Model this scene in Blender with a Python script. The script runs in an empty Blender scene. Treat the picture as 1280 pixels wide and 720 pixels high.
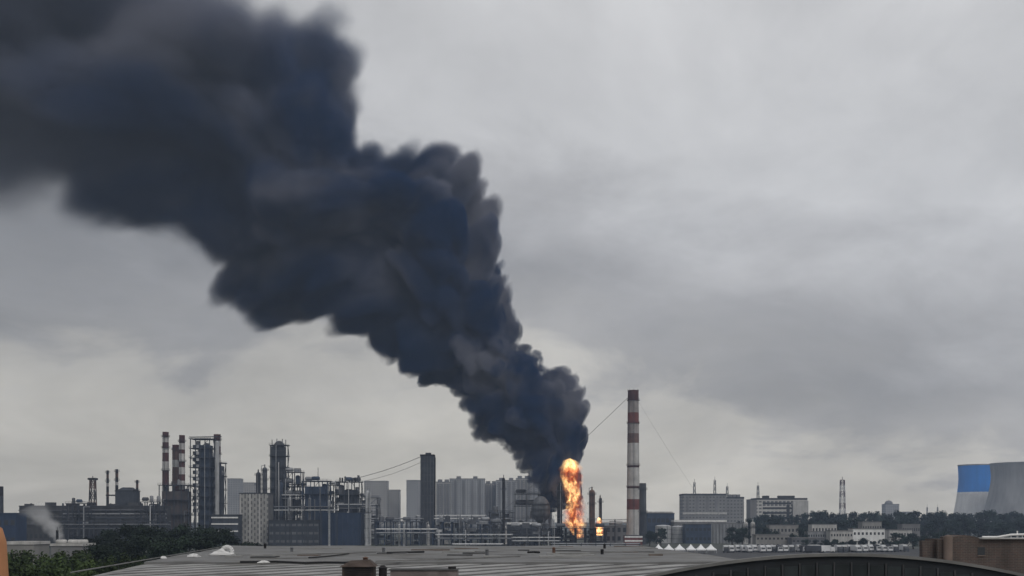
import bpy, bmesh, math, random
from mathutils import Vector, Matrix
R = math.radians
random.seed(11)
sc = bpy.context.scene
COL = sc.collection

# ------------------------------------------------------------------ camera
F, YH, H = 1372.0, 652.0, 16.0          # focal length in 1280-wide pixels, horizon row, eye height
cam_d = bpy.data.cameras.new('camera'); cam = bpy.data.objects.new('camera', cam_d); COL.objects.link(cam)
cam.location = (0, 0, H); cam.rotation_euler = (R(90), 0, 0)
cam_d.sensor_width = 36.0; cam_d.lens = 36.0 * F / 1280.0
cam_d.shift_y = (YH - 360.0) / 1280.0
cam_d.clip_start = 0.1; cam_d.clip_end = 60000
sc.camera = cam

def X(px, Y): return (px - 640.0) * Y / F
def Z(py, Y): return H - (py - YH) * Y / F
def S(n, Y): return n * Y / F

# ------------------------------------------------------------------ node helper
class N:
    def __init__(s, nt): s.nt = nt
    def node(s, t, **kw):
        n = s.nt.nodes.new(t)
        for k, v in kw.items(): setattr(n, k, v)
        return n
    def put(s, sock, v):
        if isinstance(v, bpy.types.NodeSocket): s.nt.links.new(v, sock)
        elif v is not None: sock.default_value = v
    def m(s, op, a, b=None, c=None, clamp=False):
        n = s.node('ShaderNodeMath', operation=op, use_clamp=clamp)
        for i, v in enumerate((a, b, c)): s.put(n.inputs[i], v)
        return n.outputs[0]
    def v(s, op, a, b=None, out=0, scale=None):
        n = s.node('ShaderNodeVectorMath', operation=op)
        s.put(n.inputs[0], a)
        if b is not None: s.put(n.inputs[1], b)
        if scale is not None: s.put(n.inputs['Scale'], scale)
        return n.outputs['Value'] if op in ('DOT_PRODUCT', 'LENGTH', 'DISTANCE') else n.outputs[0]
    def xyz(s, x, y, z):
        n = s.node('ShaderNodeCombineXYZ')
        for i, v in enumerate((x, y, z)): s.put(n.inputs[i], v)
        return n.outputs[0]
    def sep(s, v):
        n = s.node('ShaderNodeSeparateXYZ'); s.put(n.inputs[0], v); return n.outputs
    def rng(s, v, a, b, c, d, kind='SMOOTHSTEP'):
        n = s.node('ShaderNodeMapRange', interpolation_type=kind)
        for i, q in enumerate((v, a, b, c, d)): s.put(n.inputs[i], q)
        return n.outputs[0]
    def noise(s, vec, scale=1.0, detail=3.0, rough=0.5, dist=0.0, color=False):
        n = s.node('ShaderNodeTexNoise')
        s.put(n.inputs['Vector'], vec); s.put(n.inputs['Scale'], scale); s.put(n.inputs['Detail'], detail)
        s.put(n.inputs['Roughness'], rough); s.put(n.inputs['Distortion'], dist)
        return n.outputs[1 if color else 0]
    def voro(s, vec, scale=1.0, rand=1.0):
        n = s.node('ShaderNodeTexVoronoi', feature='F1')
        s.put(n.inputs['Vector'], vec); s.put(n.inputs['Scale'], scale); s.put(n.inputs['Randomness'], rand)
        return n.outputs['Distance']
    def curve(s, val, pts):
        n = s.node('ShaderNodeFloatCurve'); s.put(n.inputs['Value'], val)
        cm = n.mapping; cm.use_clip = False; c = cm.curves[0]
        while len(c.points) < len(pts): c.points.new(0.5, 0.5)
        for p, (x, y) in zip(c.points, pts): p.location = (x, y)
        cm.update(); return n.outputs[0]
    def ramp(s, val, stops, interp='LINEAR'):
        n = s.node('ShaderNodeValToRGB'); s.put(n.inputs[0], val)
        cr = n.color_ramp; cr.interpolation = interp
        while len(cr.elements) < len(stops): cr.elements.new(0.5)
        for e, (p, c) in zip(cr.elements, stops): e.position = p; e.color = (*c, 1)
        return n.outputs[0]
    def mix(s, f, a, b, kind='MIX'):
        n = s.node('ShaderNodeMix', data_type='RGBA', blend_type=kind)
        s.put(n.inputs[0], f); s.put(n.inputs[6], a); s.put(n.inputs[7], b)
        return n.outputs[2]

# ------------------------------------------------------------------ sky
SUN_EL, SUN_ROT = R(48), R(150)
world = bpy.data.worlds.new('World'); sc.world = world; world.use_nodes = True
wt = world.node_tree; wt.nodes.clear(); w = N(wt)
gen = w.node('ShaderNodeTexCoord').outputs['Generated']
dx, dy, dz = w.sep(gen)
hor = w.m('SQRT', w.m('ADD', w.m('MULTIPLY', dx, dx), w.m('MULTIPLY', dy, dy)))
el = w.m('DIVIDE', dz, w.m('MAXIMUM', hor, 0.05))                        # tangent of the elevation
den = w.m('ADD', w.m('MAXIMUM', dz, 0.0), 0.34)
flat = w.xyz(w.m('DIVIDE', dx, den), w.m('DIVIDE', dy, den), 8.23)       # the cloud deck seen from below
n1 = w.noise(flat, 2.1, 7.0, 0.60, 0.35)
n2 = w.noise(w.v('ADD', flat, (7.3, 2.1, 0.0)), 2.8, 7.0, 0.60, 0.35)
tilt = w.rng(dx, -0.10, 0.46, 0.0, 0.115)                                # the bank sinks to the east
e2 = w.m('ADD', w.m('ADD', el, tilt), w.m('MULTIPLY', w.m('SUBTRACT', n2, 0.5), 0.30))
bank = w.ramp(w.m('MULTIPLY', e2, 1.0, clamp=True), [
    (0.00, (0.540, 0.514, 0.455)), (0.09, (0.600, 0.570, 0.508)), (0.135, (0.590, 0.563, 0.510)),
    (0.175, (0.425, 0.412, 0.396)), (0.24, (0.405, 0.396, 0.390)), (0.31, (0.52, 0.512, 0.508)),
    (0.37, (0.66, 0.655, 0.652)), (0.50, (0.66, 0.656, 0.655)), (1.0, (0.66, 0.656, 0.66))])
var = w.rng(n1, 0.30, 0.70, 0.80, 1.22, 'LINEAR')
veil = w.m('MULTIPLY', w.rng(dx, -0.40, 0.10, 0.24, 0.0), w.rng(el, 0.06, 0.20, 0.15, 1.0))
var = w.m('MULTIPLY', var, w.m('SUBTRACT', 1.0, veil))            # the drifting soot veil thickens the deck to the west
cloud = w.v('SCALE', bank, scale=w.m('MULTIPLY', var, 10.0))
nish = w.node('ShaderNodeTexSky', sky_type='NISHITA', sun_disc=False)
nish.sun_elevation = SUN_EL; nish.sun_rotation = SUN_ROT; nish.air_density = 1.0; nish.dust_density = 3.0
skyc = w.mix(0.96, nish.outputs[0], cloud)
bg = w.node('ShaderNodeBackground'); w.put(bg.inputs[0], skyc); bg.inputs[1].default_value = 0.1
wo = w.node('ShaderNodeOutputWorld'); wt.links.new(bg.outputs[0], wo.inputs[0])

sun_d = bpy.data.lights.new('sun', 'SUN'); sun = bpy.data.objects.new('sun', sun_d); COL.objects.link(sun)
sun_d.energy = 1.0; sun_d.angle = R(25); sun_d.color = (1.0, 0.97, 0.92)
# sun_rotation turns clockwise from +Y; the lamp shines along its -Z
sdir = Vector((math.sin(SUN_ROT) * math.cos(SUN_EL), math.cos(SUN_ROT) * math.cos(SUN_EL), math.sin(SUN_EL)))
sun.rotation_euler = sdir.to_track_quat('Z', 'Y').to_euler(); sun.location = (0, 0, 300)

sc.view_settings.view_transform = 'Standard'; sc.view_settings.look = 'None'
sc.view_settings.exposure = 0.0; sc.view_settings.gamma = 1.0; sc.view_settings.use_curve_mapping = False
sc.render.engine = 'CYCLES'
cy = sc.cycles
cy.use_denoising = True
try: cy.denoiser = 'OPENIMAGEDENOISE'
except Exception: pass
cy.max_bounces = 6; cy.diffuse_bounces = 2; cy.glossy_bounces = 2; cy.transmission_bounces = 2
cy.volume_bounces = 1; cy.transparent_max_bounces = 48
cy.volume_step_rate = 1.0; cy.volume_max_steps = 512
cy.sample_clamp_indirect = 4.0
cy.use_adaptive_sampling = True; cy.adaptive_threshold = 0.02

# ------------------------------------------------------------------ materials
MATS = {}
def mat(name, col, rough=0.8, var=0.25, scale=0.3, metal=0.0, streak=0.0, bump=0.0, tint=None, spec=0.3, each=0.0):
    m = bpy.data.materials.new(name); m.use_nodes = True
    nt = m.node_tree; nt.nodes.clear(); a = N(nt)
    p = a.node('ShaderNodeNewGeometry').outputs['Position']
    n = a.noise(p, scale, 5.0, 0.6)
    f = a.rng(n, 0.28, 0.72, 1 - var, 1 + var, 'LINEAR')
    if streak:
        st = a.noise(a.v('MULTIPLY', p, (1.0, 1.0, 0.06)), scale * 3.5, 4.0, 0.6)
        f = a.m('MULTIPLY', f, a.rng(st, 0.35, 0.65, 1 - streak, 1.0, 'LINEAR'))
    if each: f = a.m('MULTIPLY', f, a.rng(a.node('ShaderNodeObjectInfo').outputs['Random'], 0, 1, 1 - each, 1 + each, 'LINEAR'))
    c = a.v('SCALE', (*col,), scale=f)
    if tint:
        c = a.mix(a.rng(a.noise(p, scale * 0.6, 4.0, 0.6), 0.48, 0.66, 0, 0.8), c, (*tint, 1))
    b = a.node('ShaderNodeBsdfPrincipled')
    a.put(b.inputs['Base Color'], c); b.inputs['Roughness'].default_value = rough
    b.inputs['Metallic'].default_value = metal; b.inputs['Specular IOR Level'].default_value = spec
    if bump:
        bn = a.node('ShaderNodeBump'); bn.inputs['Strength'].default_value = 0.4; bn.inputs['Distance'].default_value = bump
        a.put(bn.inputs['Height'], a.noise(p, scale * 6, 4.0, 0.6)); nt.links.new(bn.outputs[0], b.inputs['Normal'])
    o = a.node('ShaderNodeOutputMaterial'); nt.links.new(b.outputs[0], o.inputs[0])
    MATS[name] = m; return m

def facade(name, col, glass, cw, ch, w_frac=0.55, h_frac=0.5):
    """far flats: the windows are under a pixel, so their grid is a fine print on the wall"""
    m = bpy.data.materials.new(name); m.use_nodes = True
    nt = m.node_tree; nt.nodes.clear(); a = N(nt)
    p = a.node('ShaderNodeNewGeometry').outputs['Position']
    x, y, z = a.sep(p)
    fx = a.m('FRACT', a.m('DIVIDE', a.m('ADD', x, a.m('MULTIPLY', y, 0.9)), cw)); fz = a.m('FRACT', a.m('DIVIDE', z, ch))
    win = a.m('MULTIPLY', a.m('LESS_THAN', fx, w_frac), a.m('LESS_THAN', fz, h_frac))
    f = a.rng(a.noise(p, 0.05, 4.0, 0.6), 0.3, 0.7, 0.82, 1.15, 'LINEAR')
    c = a.mix(win, a.v('SCALE', (*col,), scale=f), (*glass, 1))
    b = a.node('ShaderNodeBsdfPrincipled'); a.put(b.inputs['Base Color'], c); b.inputs['Roughness'].default_value = 0.85
    b.inputs['Specular IOR Level'].default_value = 0.2
    o = a.node('ShaderNodeOutputMaterial'); nt.links.new(b.outputs[0], o.inputs[0])
    MATS[name] = m; return m

mat('ground', (0.060, 0.064, 0.058), 0.95, 0.4, 0.03, tint=(0.045, 0.062, 0.03))
mat('asphalt', (0.05, 0.051, 0.053), 0.9, 0.3, 0.2)
mat('steel_dark', (0.050, 0.058, 0.072), 0.7, 0.35, 0.2, streak=0.3)
mat('steel_smoky', (0.058, 0.060, 0.064), 0.8, 0.4, 0.15, streak=0.4)
mat('heater_grey', (0.088, 0.074, 0.072), 0.85, 0.35, 0.2, streak=0.4)
mat('steel_blue', (0.040, 0.062, 0.105), 0.7, 0.3, 0.2, streak=0.3)
mat('steel_navy', (0.022, 0.042, 0.088), 0.7, 0.25, 0.2, streak=0.25)
mat('steel_grey', (0.15, 0.158, 0.17), 0.65, 0.3, 0.2, streak=0.35)
mat('steel_pale', (0.50, 0.51, 0.52), 0.6, 0.2, 0.2, streak=0.3)
mat('insul', (0.30, 0.31, 0.325), 0.5, 0.25, 0.15, metal=0.3, streak=0.3)
mat('insul_dark', (0.095, 0.10, 0.112), 0.6, 0.3, 0.15, streak=0.35)
mat('white_paint', (0.80, 0.80, 0.79), 0.6, 0.12, 0.2, streak=0.18)
mat('dull_white', (0.50, 0.49, 0.475), 0.75, 0.18, 0.2, streak=0.3)
mat('red_paint', (0.17, 0.055, 0.045), 0.75, 0.25, 0.2, streak=0.3)
mat('red_soot', (0.085, 0.032, 0.028), 0.8, 0.3, 0.2, streak=0.3)
mat('sooty_white', (0.33, 0.30, 0.285), 0.8, 0.25, 0.2, streak=0.4)
mat('brown_red', (0.16, 0.10, 0.085), 0.8, 0.3, 0.2, streak=0.4)
mat('rust', (0.13, 0.075, 0.055), 0.85, 0.35, 0.5, streak=0.3)
mat('soot', (0.018, 0.017, 0.018), 0.9, 0.4, 0.3)
mat('concrete', (0.27, 0.265, 0.255), 0.9, 0.2, 0.08, streak=0.25)
mat('concrete_grey', (0.20, 0.20, 0.205), 0.9, 0.18, 0.05, streak=0.22)
mat('tower_shell', (0.74, 0.735, 0.72), 0.9, 0.12, 0.03, streak=0.2)
mat('tower_blue', (0.008, 0.23, 0.74), 0.8, 0.12, 0.03, streak=0.15)
mat('tower_grey', (0.31, 0.31, 0.312), 0.9, 0.15, 0.03, streak=0.25)
mat('panel_pale', (0.36, 0.355, 0.34), 0.85, 0.18, 0.15, streak=0.25)
mat('panel_joint', (0.15, 0.15, 0.15), 0.9, 0.2, 0.3)
mat('window_dark', (0.03, 0.034, 0.04), 0.25, 0.2, 0.3, spec=0.5)
mat('roof_dark', (0.05, 0.052, 0.056), 0.9, 0.25, 0.15)
mat('roof_grey', (0.165, 0.166, 0.166), 0.85, 0.22, 0.25, streak=0.0, tint=(0.115, 0.112, 0.105), bump=0.02)
mat('roof_rib', (0.30, 0.30, 0.296), 0.7, 0.25, 0.3, tint=(0.13, 0.125, 0.118))
mat('roof_patch_dark', (0.075, 0.076, 0.078), 0.8, 0.3, 0.6)
mat('roof_patch_pale', (0.24, 0.24, 0.235), 0.8, 0.25, 0.6)
mat('roof_patch_rust', (0.14, 0.115, 0.10), 0.9, 0.35, 0.6)
mat('roof_gap', (0.075, 0.075, 0.076), 0.9, 0.3, 0.4)
mat('hall_dark', (0.018, 0.021, 0.025), 0.8, 0.3, 0.3)
mat('hall_pane', (0.030, 0.036, 0.038), 0.6, 0.5, 0.25, spec=0.12, streak=0.3)
mat('trim_grey', (0.15, 0.15, 0.147), 0.8, 0.3, 0.5)
mat('tarp', (0.62, 0.62, 0.62), 0.6, 0.15, 1.0)
mat('rubber', (0.014, 0.014, 0.015), 0.8, 0.2, 1.0)
mat('vent_brown', (0.055, 0.044, 0.037), 0.95, 0.5, 1.6, tint=(0.028, 0.024, 0.021), bump=0.03)
mat('vent_mauve', (0.16, 0.135, 0.132), 0.9, 0.3, 0.8, tint=(0.10, 0.085, 0.083), bump=0.02)
mat('cowl_rust', (0.065, 0.050, 0.043), 0.95, 0.45, 1.5)
def brickwork(name, ca, cb, joint):
    m = bpy.data.materials.new(name); m.use_nodes = True; nt = m.node_tree; nt.nodes.clear(); a = N(nt)
    p = a.node('ShaderNodeNewGeometry').outputs['Position']; x_, y_, z_ = a.sep(p)
    bt = a.node('ShaderNodeTexBrick'); a.put(bt.inputs['Vector'], a.xyz(a.m('ADD', x_, y_), z_, 0.0)); bt.inputs['Scale'].default_value = 1.0
    bt.inputs['Brick Width'].default_value = .5; bt.inputs['Row Height'].default_value = .16; bt.inputs['Mortar Size'].default_value = .016
    for k, c in zip(('Color1', 'Color2', 'Mortar'), (ca, cb, joint)): bt.inputs[k].default_value = (*c, 1)
    st = a.noise(a.v('MULTIPLY', p, (1, 1, .25)), .7, 5.0, .6)
    c = a.v('SCALE', bt.outputs[0], scale=a.rng(st, .3, .7, .6, 1.3, 'LINEAR'))
    b = a.node('ShaderNodeBsdfPrincipled'); a.put(b.inputs['Base Color'], c); b.inputs['Roughness'].default_value = .92; b.inputs['Specular IOR Level'].default_value = .2
    o = a.node('ShaderNodeOutputMaterial'); nt.links.new(b.outputs[0], o.inputs[0]); MATS[name] = m
brickwork('brick_brown', (.095, .066, .057), (.072, .058, .053), (.12, .11, .10))
mat('brick_tan', (0.15, 0.115, 0.098), 0.92, 0.25, 0.4)
mat('wood_tan', (0.42, 0.20, 0.10), 0.75, 0.25, 1.5, streak=0.25)
mat('tent', (0.82, 0.83, 0.84), 0.7, 0.06, 0.3)
mat('truck_white', (0.66, 0.67, 0.68), 0.45, 0.10, 0.3)
mat('truck_dark', (0.045, 0.05, 0.06), 0.5, 0.3, 0.3)
mat('leaf_dark', (0.016, 0.026, 0.017), 0.8, 0.55, 0.35, spec=0.15, each=0.45)
mat('leaf_mid', (0.034, 0.052, 0.018), 0.8, 0.5, 0.35, spec=0.15, each=0.45)
mat('leaf_far', (0.022, 0.036, 0.030), 0.85, 0.5, 0.12, spec=0.1, each=0.45)
mat('bark', (0.06, 0.05, 0.04), 0.95, 0.3, 0.8)
facade('flats_grey', (0.32, 0.325, 0.335), (0.17, 0.175, 0.185), 3.4, 3.0)
facade('flats_warm', (0.36, 0.352, 0.342), (0.18, 0.18, 0.185), 3.2, 3.0)
facade('office_white', (0.50, 0.49, 0.47), (0.13, 0.135, 0.14), 4.2, 3.6, 0.7, 0.45)
facade('block_grey', (0.23, 0.23, 0.23), (0.10, 0.10, 0.105), 4.0, 4.0, 0.5, 0.4)

# ------------------------------------------------------------------ mesh builder
class MB:
    def __init__(s): s.v = []; s.f = []
    def add(s, vs, fs):
        o = len(s.v); s.v += [tuple(q) for q in vs]; s.f += [tuple(i + o for i in q) for q in fs]; return s
    def box(s, x0, x1, y0, y1, z0, z1):
        return s.add([(x0,y0,z0),(x1,y0,z0),(x1,y1,z0),(x0,y1,z0),(x0,y0,z1),(x1,y0,z1),(x1,y1,z1),(x0,y1,z1)],
                     [(0,3,2,1),(4,5,6,7),(0,1,5,4),(1,2,6,5),(2,3,7,6),(3,0,4,7)])
    def lathe(s, prof, n=20, cx=0, cy=0):
        """closed surface of revolution, profile of (radius, z) from bottom to top"""
        vs = []; fs = []
        for r, z in prof:
            for i in range(n):
                a = 2 * math.pi * i / n; vs.append((cx + r * math.cos(a), cy + r * math.sin(a), z))
        for k in range(len(prof) - 1):
            for i in range(n):
                j = (i + 1) % n; fs.append((k*n+i, k*n+j, (k+1)*n+j, (k+1)*n+i))
        fs.append(tuple(range(n - 1, -1, -1))); b = (len(prof) - 1) * n; fs.append(tuple(range(b, b + n)))
        return s.add(vs, fs)
    def cyl(s, cx, cy, z0, z1, r, n=16, r2=None):
        return s.lathe([(r, z0), (r if r2 is None else r2, z1)], n, cx, cy)
    def tube(s, p, q, r, n=6):
        p = Vector(p); q = Vector(q); d = q - p
        if d.length < 1e-6: return s
        d.normalize(); a = d.orthogonal().normalized(); b = d.cross(a)
        vs = []
        for c in (p, q):
            for i in range(n):
                t = 2 * math.pi * i / n; vs.append(c + a * (r * math.cos(t)) + b * (r * math.sin(t)))
        fs = [(i, (i+1) % n, n + (i+1) % n, n + i) for i in range(n)]
        fs += [tuple(range(n - 1, -1, -1)), tuple(range(n, 2 * n))]
        return s.add(vs, fs)
    def path(s, pts, r, n=6):
        for a, b in zip(pts, pts[1:]): s.tube(a, b, r, n)
        return s
    def mesh(s, name, m, smooth=False):
        me = bpy.data.meshes.new(name); me.from_pydata(s.v, [], s.f); me.update()
        if m: me.materials.append(MATS[m] if isinstance(m, str) else m)
        if smooth:
            for p in me.polygons: p.use_smooth = True
            try: me.set_sharp_from_angle(angle=R(40))
            except Exception: pass
        return me
    def build(s, name, m, parent=None, loc=(0, 0, 0), smooth=False, rz=0):
        return put(name, s.mesh(name, m, smooth), parent, loc, rz)

def put(name, me, parent=None, loc=(0, 0, 0), rz=0):
    o = bpy.data.objects.new(name, me); COL.objects.link(o); o.parent = parent; o.location = loc; o.rotation_euler = (0, 0, rz)
    return o
def tag(o, label=None, cat=None, group=None, kind=None):
    if label: o['label'] = label
    if cat: o['category'] = cat
    if group: o['group'] = group
    if kind: o['kind'] = kind
    return o
def thing(name, label, cat, loc=(0, 0, 0), group=None, rz=0):
    o = bpy.data.objects.new(name, None); COL.objects.link(o); o.location = loc; o.rotation_euler = (0, 0, rz)
    o.empty_display_size = 0.5
    return tag(o, label, cat, group, 'thing')
def copy_tree(o, parent=None):
    c = o.copy(); COL.objects.link(c); c.parent = parent
    for ch in [k for k in bpy.data.objects if k.parent == o]: copy_tree(ch, c)
    return c

# ================================================================== the setting
g = MB(); g.box(-9000, 9000, -400, 20000, -2.0, 0.0)
tag(g.build('ground', 'ground'), kind='structure')
g = MB(); g.box(-60, 330, 470, 640, 0.0, 0.012)
tag(g.build('yard_pavement', 'asphalt'), kind='structure')

# ================================================================== foreground roofs
def seam_x(c, y): return c + 0.77 * (y - 70)
def left_x(y): return -28.0 - 0.129 * (y - 70)
def ribbed_roof():
    t = thing('warehouse', 'wide grey warehouse whose low ribbed roof fills the bottom of the view', 'warehouse', (0, 70, 0))
    # side and back walls under the roof
    b = MB()
    fl = [(-27.6, 70.4), (22, 70.4), (17.2, 149.6), (-37.8, 149.6)]
    n = 4; vs = [(x, y - 70, 0) for x, y in fl] + [(x, y - 70, 11.6) for x, y in fl]
    b.add(vs, [(i, (i+1) % 4, 4 + (i+1) % 4, 4 + i) for i in range(4)] + [(3, 2, 1, 0), (4, 5, 6, 7)])
    b.build('wall', 'concrete_grey', t)
    # upper deck: smooth felted sheets beyond the ribbed part
    def in_deck(y): return max(left_x(y), -40)
    CB = -30.2                                             # the step between the two roof parts follows this seam
    c = CB - 21.0
    def right_x(y): return 22.0 - 0.058 * (y - 70)
    def zz(y): return 12.25 + 0.35 * math.sin(max(0, min(1, (y - 70) / 60)) * 1.5)
    ys = [70, 74, 78, 82.5, 87, 92, 97, 102.5, 108]; m = len(ys)
    while c < 21.5:
        c2 = c + 3.7; vs = []
        for y in ys:
            xa, xb = seam_x(c, y), seam_x(c2 - 1.6, y); lx, rx = left_x(y), right_x(y)
            xa, xb = min(max(xa, lx), rx - .02), min(max(xb, lx + .02), rx)
            vs += [(xa, y - 70, zz(y)), (xb, y - 70, zz(y) + .01)]
        lip = [(x, y, z - .09) for x, y, z in vs]; o = 2 * m; fs = []
        for i in range(m - 1):
            fs += [(2*i, 2*i+1, 2*i+3, 2*i+2), (o+2*i, 2*i, 2*i+2, o+2*i+2), (2*i+1, o+2*i+1, o+2*i+3, 2*i+3)]
        fs.append((0, 2*m, 2*m+1, 1)); e = 2 * m - 2; fs.append((e, e+1, 2*m+e+1, 2*m+e))
        MB().add(vs + lip, fs).build('roof_sheet', 'roof_rib', t)
        c = c2
    vs = []
    for y in ys: vs += [(left_x(y), y - 70, zz(y) - .035), (right_x(y), y - 70, zz(y) - .035)]
    MB().add(vs, [(2*i, 2*i+1, 2*i+3, 2*i+2) for i in range(m - 1)]).build('gutter_bed', 'roof_gap', t)   # darker troughs between the raised sheets
    # deck strips (long felt lengths), each a strip across the roof
    y = 100.0; i = 0
    edges = [92, 101, 111, 123, 137, 150]
    for ya, yb in zip(edges, edges[1:]):
        za = 12.66 + 0.0004 * (ya - 96) ** 1.0; zb = 12.70
        xl0, xl1 = left_x(ya), left_x(yb)
        xr0, xr1 = 22.1 - (ya - 70) * 0.058, 22.1 - (yb - 70) * 0.058
        d = 0.012 * i
        # the near-left part of the deck reaches forward along the seam line
        b = MB(); vs = []
        nx = 14
        for q in range(nx + 1):
            f = q / nx
            vs.append((xl0 + (xr0 - xl0) * f, ya - 70, 12.62 + d + 0.05 * math.sin(q * 2.1 + i)))
            vs.append((xl1 + (xr1 - xl1) * f, yb - 70.05, 12.63 + d + 0.05 * math.sin(q * 1.7 + i * 2)))
        fs = [(2*q, 2*q+2, 2*q+3, 2*q+1) for q in range(nx)]
        low = [(x_, y_, z_ - 0.35) for x_, y_, z_ in vs]; o = len(vs)
        fs += [(o+2*q, o+2*q+2, 2*q+2, 2*q) for q in range(nx)] + [(2*q+1, 2*q+3, o+2*q+3, o+2*q+1) for q in range(nx)]
        fs += [(0, 1, o+1, o)]
        b.add(vs + low, fs); b.build('roof_deck', 'roof_grey', t); i += 1
    for (ax, ay), (bx_, by_) in (((470, 701.5), (560, 699)), ((545, 699.6), (650, 695.4)), ((700, 692), (812, 689.5)), ((330, 694), (470, 690.5))):
        za = 12.74; ya = (H - za) * F / (ay - YH); yb = (H - za) * F / (by_ - YH)
        MB().tube((X(ax, ya), ya - 70, za), (X(bx_, yb), yb - 70, za), .07, 4).build('flashing_strip', 'trim_grey', t)
    rp = random.Random(31)
    for k in range(22):
        yy = rp.uniform(101, 147); xx = rp.uniform(left_x(yy) + 3, 14); wx, wy = rp.uniform(.8, 4.5), rp.uniform(.6, 3.0)
        MB().box(xx, xx + wx, yy - 70, yy - 70 + wy, 12.5, 12.765 + rp.uniform(0, .02)).build('felt_patch', rp.choice(['roof_patch_dark', 'roof_patch_pale', 'roof_patch_rust']), t)
    for k in range(7):
        yy = rp.uniform(104, 145); xx = rp.uniform(left_x(yy) + 4, 14); hh = rp.uniform(.25, .6)
        MB().lathe([(.16, 12.5), (.16, 12.7 + hh), (.26, 12.72 + hh), (.05, 12.85 + hh)], 10, xx, yy - 70).build('vent_pipe', rp.choice(['rust', 'steel_grey', 'soot']), t, smooth=True)
    # left verge flashing
    b = MB(); pts = [(left_x(q) - 0.15, q - 70, 12.75) for q in range(70, 151, 10)]
    b.path(pts, 0.05, 6).build('verge_flashing', 'trim_grey', t)
    return t
ribbed_roof()

def roof_z(y): return 12.72 if y >= 92 else 12.45
def roof_spot(px, py):
    z = 12.65; Y = (H - z) * F / (py - YH); return X(px, Y), Y, z

def crumple(name, label, px, py, wpx, hpx, mt, seed, cat, hook=False):
    x, Y, z = roof_spot(px, py); z = 12.70
    rnd = random.Random(seed); b = MB(); n = 18; m = 10
    wr, hr = S(wpx, Y) / 2, S(hpx, Y)
    vs = []; fs = []
    for i in range(m + 1):
        ph = i / m * math.pi / 2
        for j in range(n):
            th = 2 * math.pi * j / n
            k = 1 + 0.30 * math.sin(3 * th + seed) * math.cos(ph) + rnd.uniform(-0.14, 0.14)
            hh = hr * math.sin(ph) * (0.75 + 0.35 * math.sin(2 * th + seed * 1.7)) + rnd.uniform(0, 0.05) * hr
            vs.append((wr * math.cos(ph) * math.cos(th) * k, 0.6 * wr * math.cos(ph) * math.sin(th) * k, hh))
    for i in range(m):
        for j in range(n):
            q = (j + 1) % n; fs.append((i*n+j, i*n+q, (i+1)*n+q, (i+1)*n+j))
    fs.append(tuple(range(n - 1, -1, -1)))
    b.add(vs, fs)
    if hook:
        arc = [(wr * (0.35 + 0.45 * math.cos(a)), 0, hr * (0.5 + 0.75 * math.sin(a))) for a in [R(d) for d in range(-20, 201, 22)]]
        b.path(arc, 0.22, 8)
    o = b.build(name, mt, None, (x, Y, z), True); tag(o, label, cat)
    return o
crumple('tarpaulin', 'crumpled white tarpaulin heaped with a raised loop on the roof edge', 279, 694.5, 28, 8, 'tarp', 3, 'tarpaulin', True)
crumple('tarpaulin', 'small low white tarpaulin lump left of the heaped one on the roof', 243, 697, 15, 4, 'tarp', 5, 'tarpaulin')
crumple('tarpaulin', 'tiny grey white scrap of sheet nearest the roof corner', 204, 699, 7, 3, 'tarp', 8, 'tarpaulin')
crumple('tarpaulin', 'flat white scrap of sheet lying alone out on the grey deck', 329, 704.5, 14, 3, 'tarp', 9, 'tarpaulin')

def cable(label, pts, r):
    b = MB(); q = []
    for px, py in pts:
        x, Y, z = roof_spot(px, py); q.append((x, Y, 12.78))
    o = q[0]; b.path([(x - o[0], y - o[1], 0.0) for x, y, z in q], r, 6)
    tag(b.build('roof_cable', 'rubber', None, o), label, 'cable')
cable('long thin black cable lying across the deck left of the brown vent', [(300, 704.5), (345, 704), (380, 705.8), (405, 705), (430, 705.4), (452, 704.2)], 0.09)
cable('short black cable slanting across the middle of the grey deck', [(386, 699), (405, 697.6), (420, 696), (436, 693.6)], 0.07)
cable('black cable on the deck right of the brown vent', [(484, 692.6), (500, 692), (530, 691.2)], 0.10)
cable('short black strip on the far deck under the burning column', [(660, 692), (668, 691.6), (674, 692)], 0.12)

# two blunt roof fittings at the bottom edge
x, Y, z = X(450, 74), 74, 12.3
t = thing('vent_cowl', 'blunt dark brown vent cowl rising at the bottom edge of the view', 'roof vent', (x, Y, z)); t.scale = (1.05, 1, .88)
MB().box(-1.05, .95, -.7, .7, 0, .78).build('housing', 'vent_brown', t)
b = MB(); b.add([(-1.22, -.9, .78), (1.08, -.9, .78), (1.08, .9, .78), (-1.22, .9, .78), (-.55, -.35, 1.22), (.62, -.45, 1.30), (.62, .4, 1.30), (-.55, .3, 1.22)], [(3, 2, 1, 0), (0, 1, 5, 4), (1, 2, 6, 5), (2, 3, 7, 6), (3, 0, 4, 7), (4, 5, 6, 7)])
b.build('hood', 'cowl_rust', t)
for k in range(4): MB().box(-.9, .8, -.76, -.7, .12 + k * .16, .2 + k * .16).build('louvre', 'soot', t)
MB().lathe([(.16, 1.2), (.16, 1.42), (.24, 1.42), (.05, 1.52)], 10, .35, 0).build('cap', 'rust', t, smooth=True)
MB().lathe([(.26, 0), (.26, .62), (.34, .66), (.10, .86)], 12, 1.5, -.3).build('stub', 'soot', t, smooth=True)
x, Y, z = X(531, 73), 73, 12.3
t = thing('roof_hatch', 'long mauve grey roof hatch with a dark lid at the bottom edge', 'roof hatch', (x, Y, z))
b = MB(); b.box(-2.2, 2.2, -0.9, 0.9, 0, 0.50); b.build('kerb', 'vent_mauve', t)
b = MB(); b.box(-2.3, 2.25, -1.0, 1.0, 0.50, 0.57); b.build('lid', 'roof_gap', t)
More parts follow.
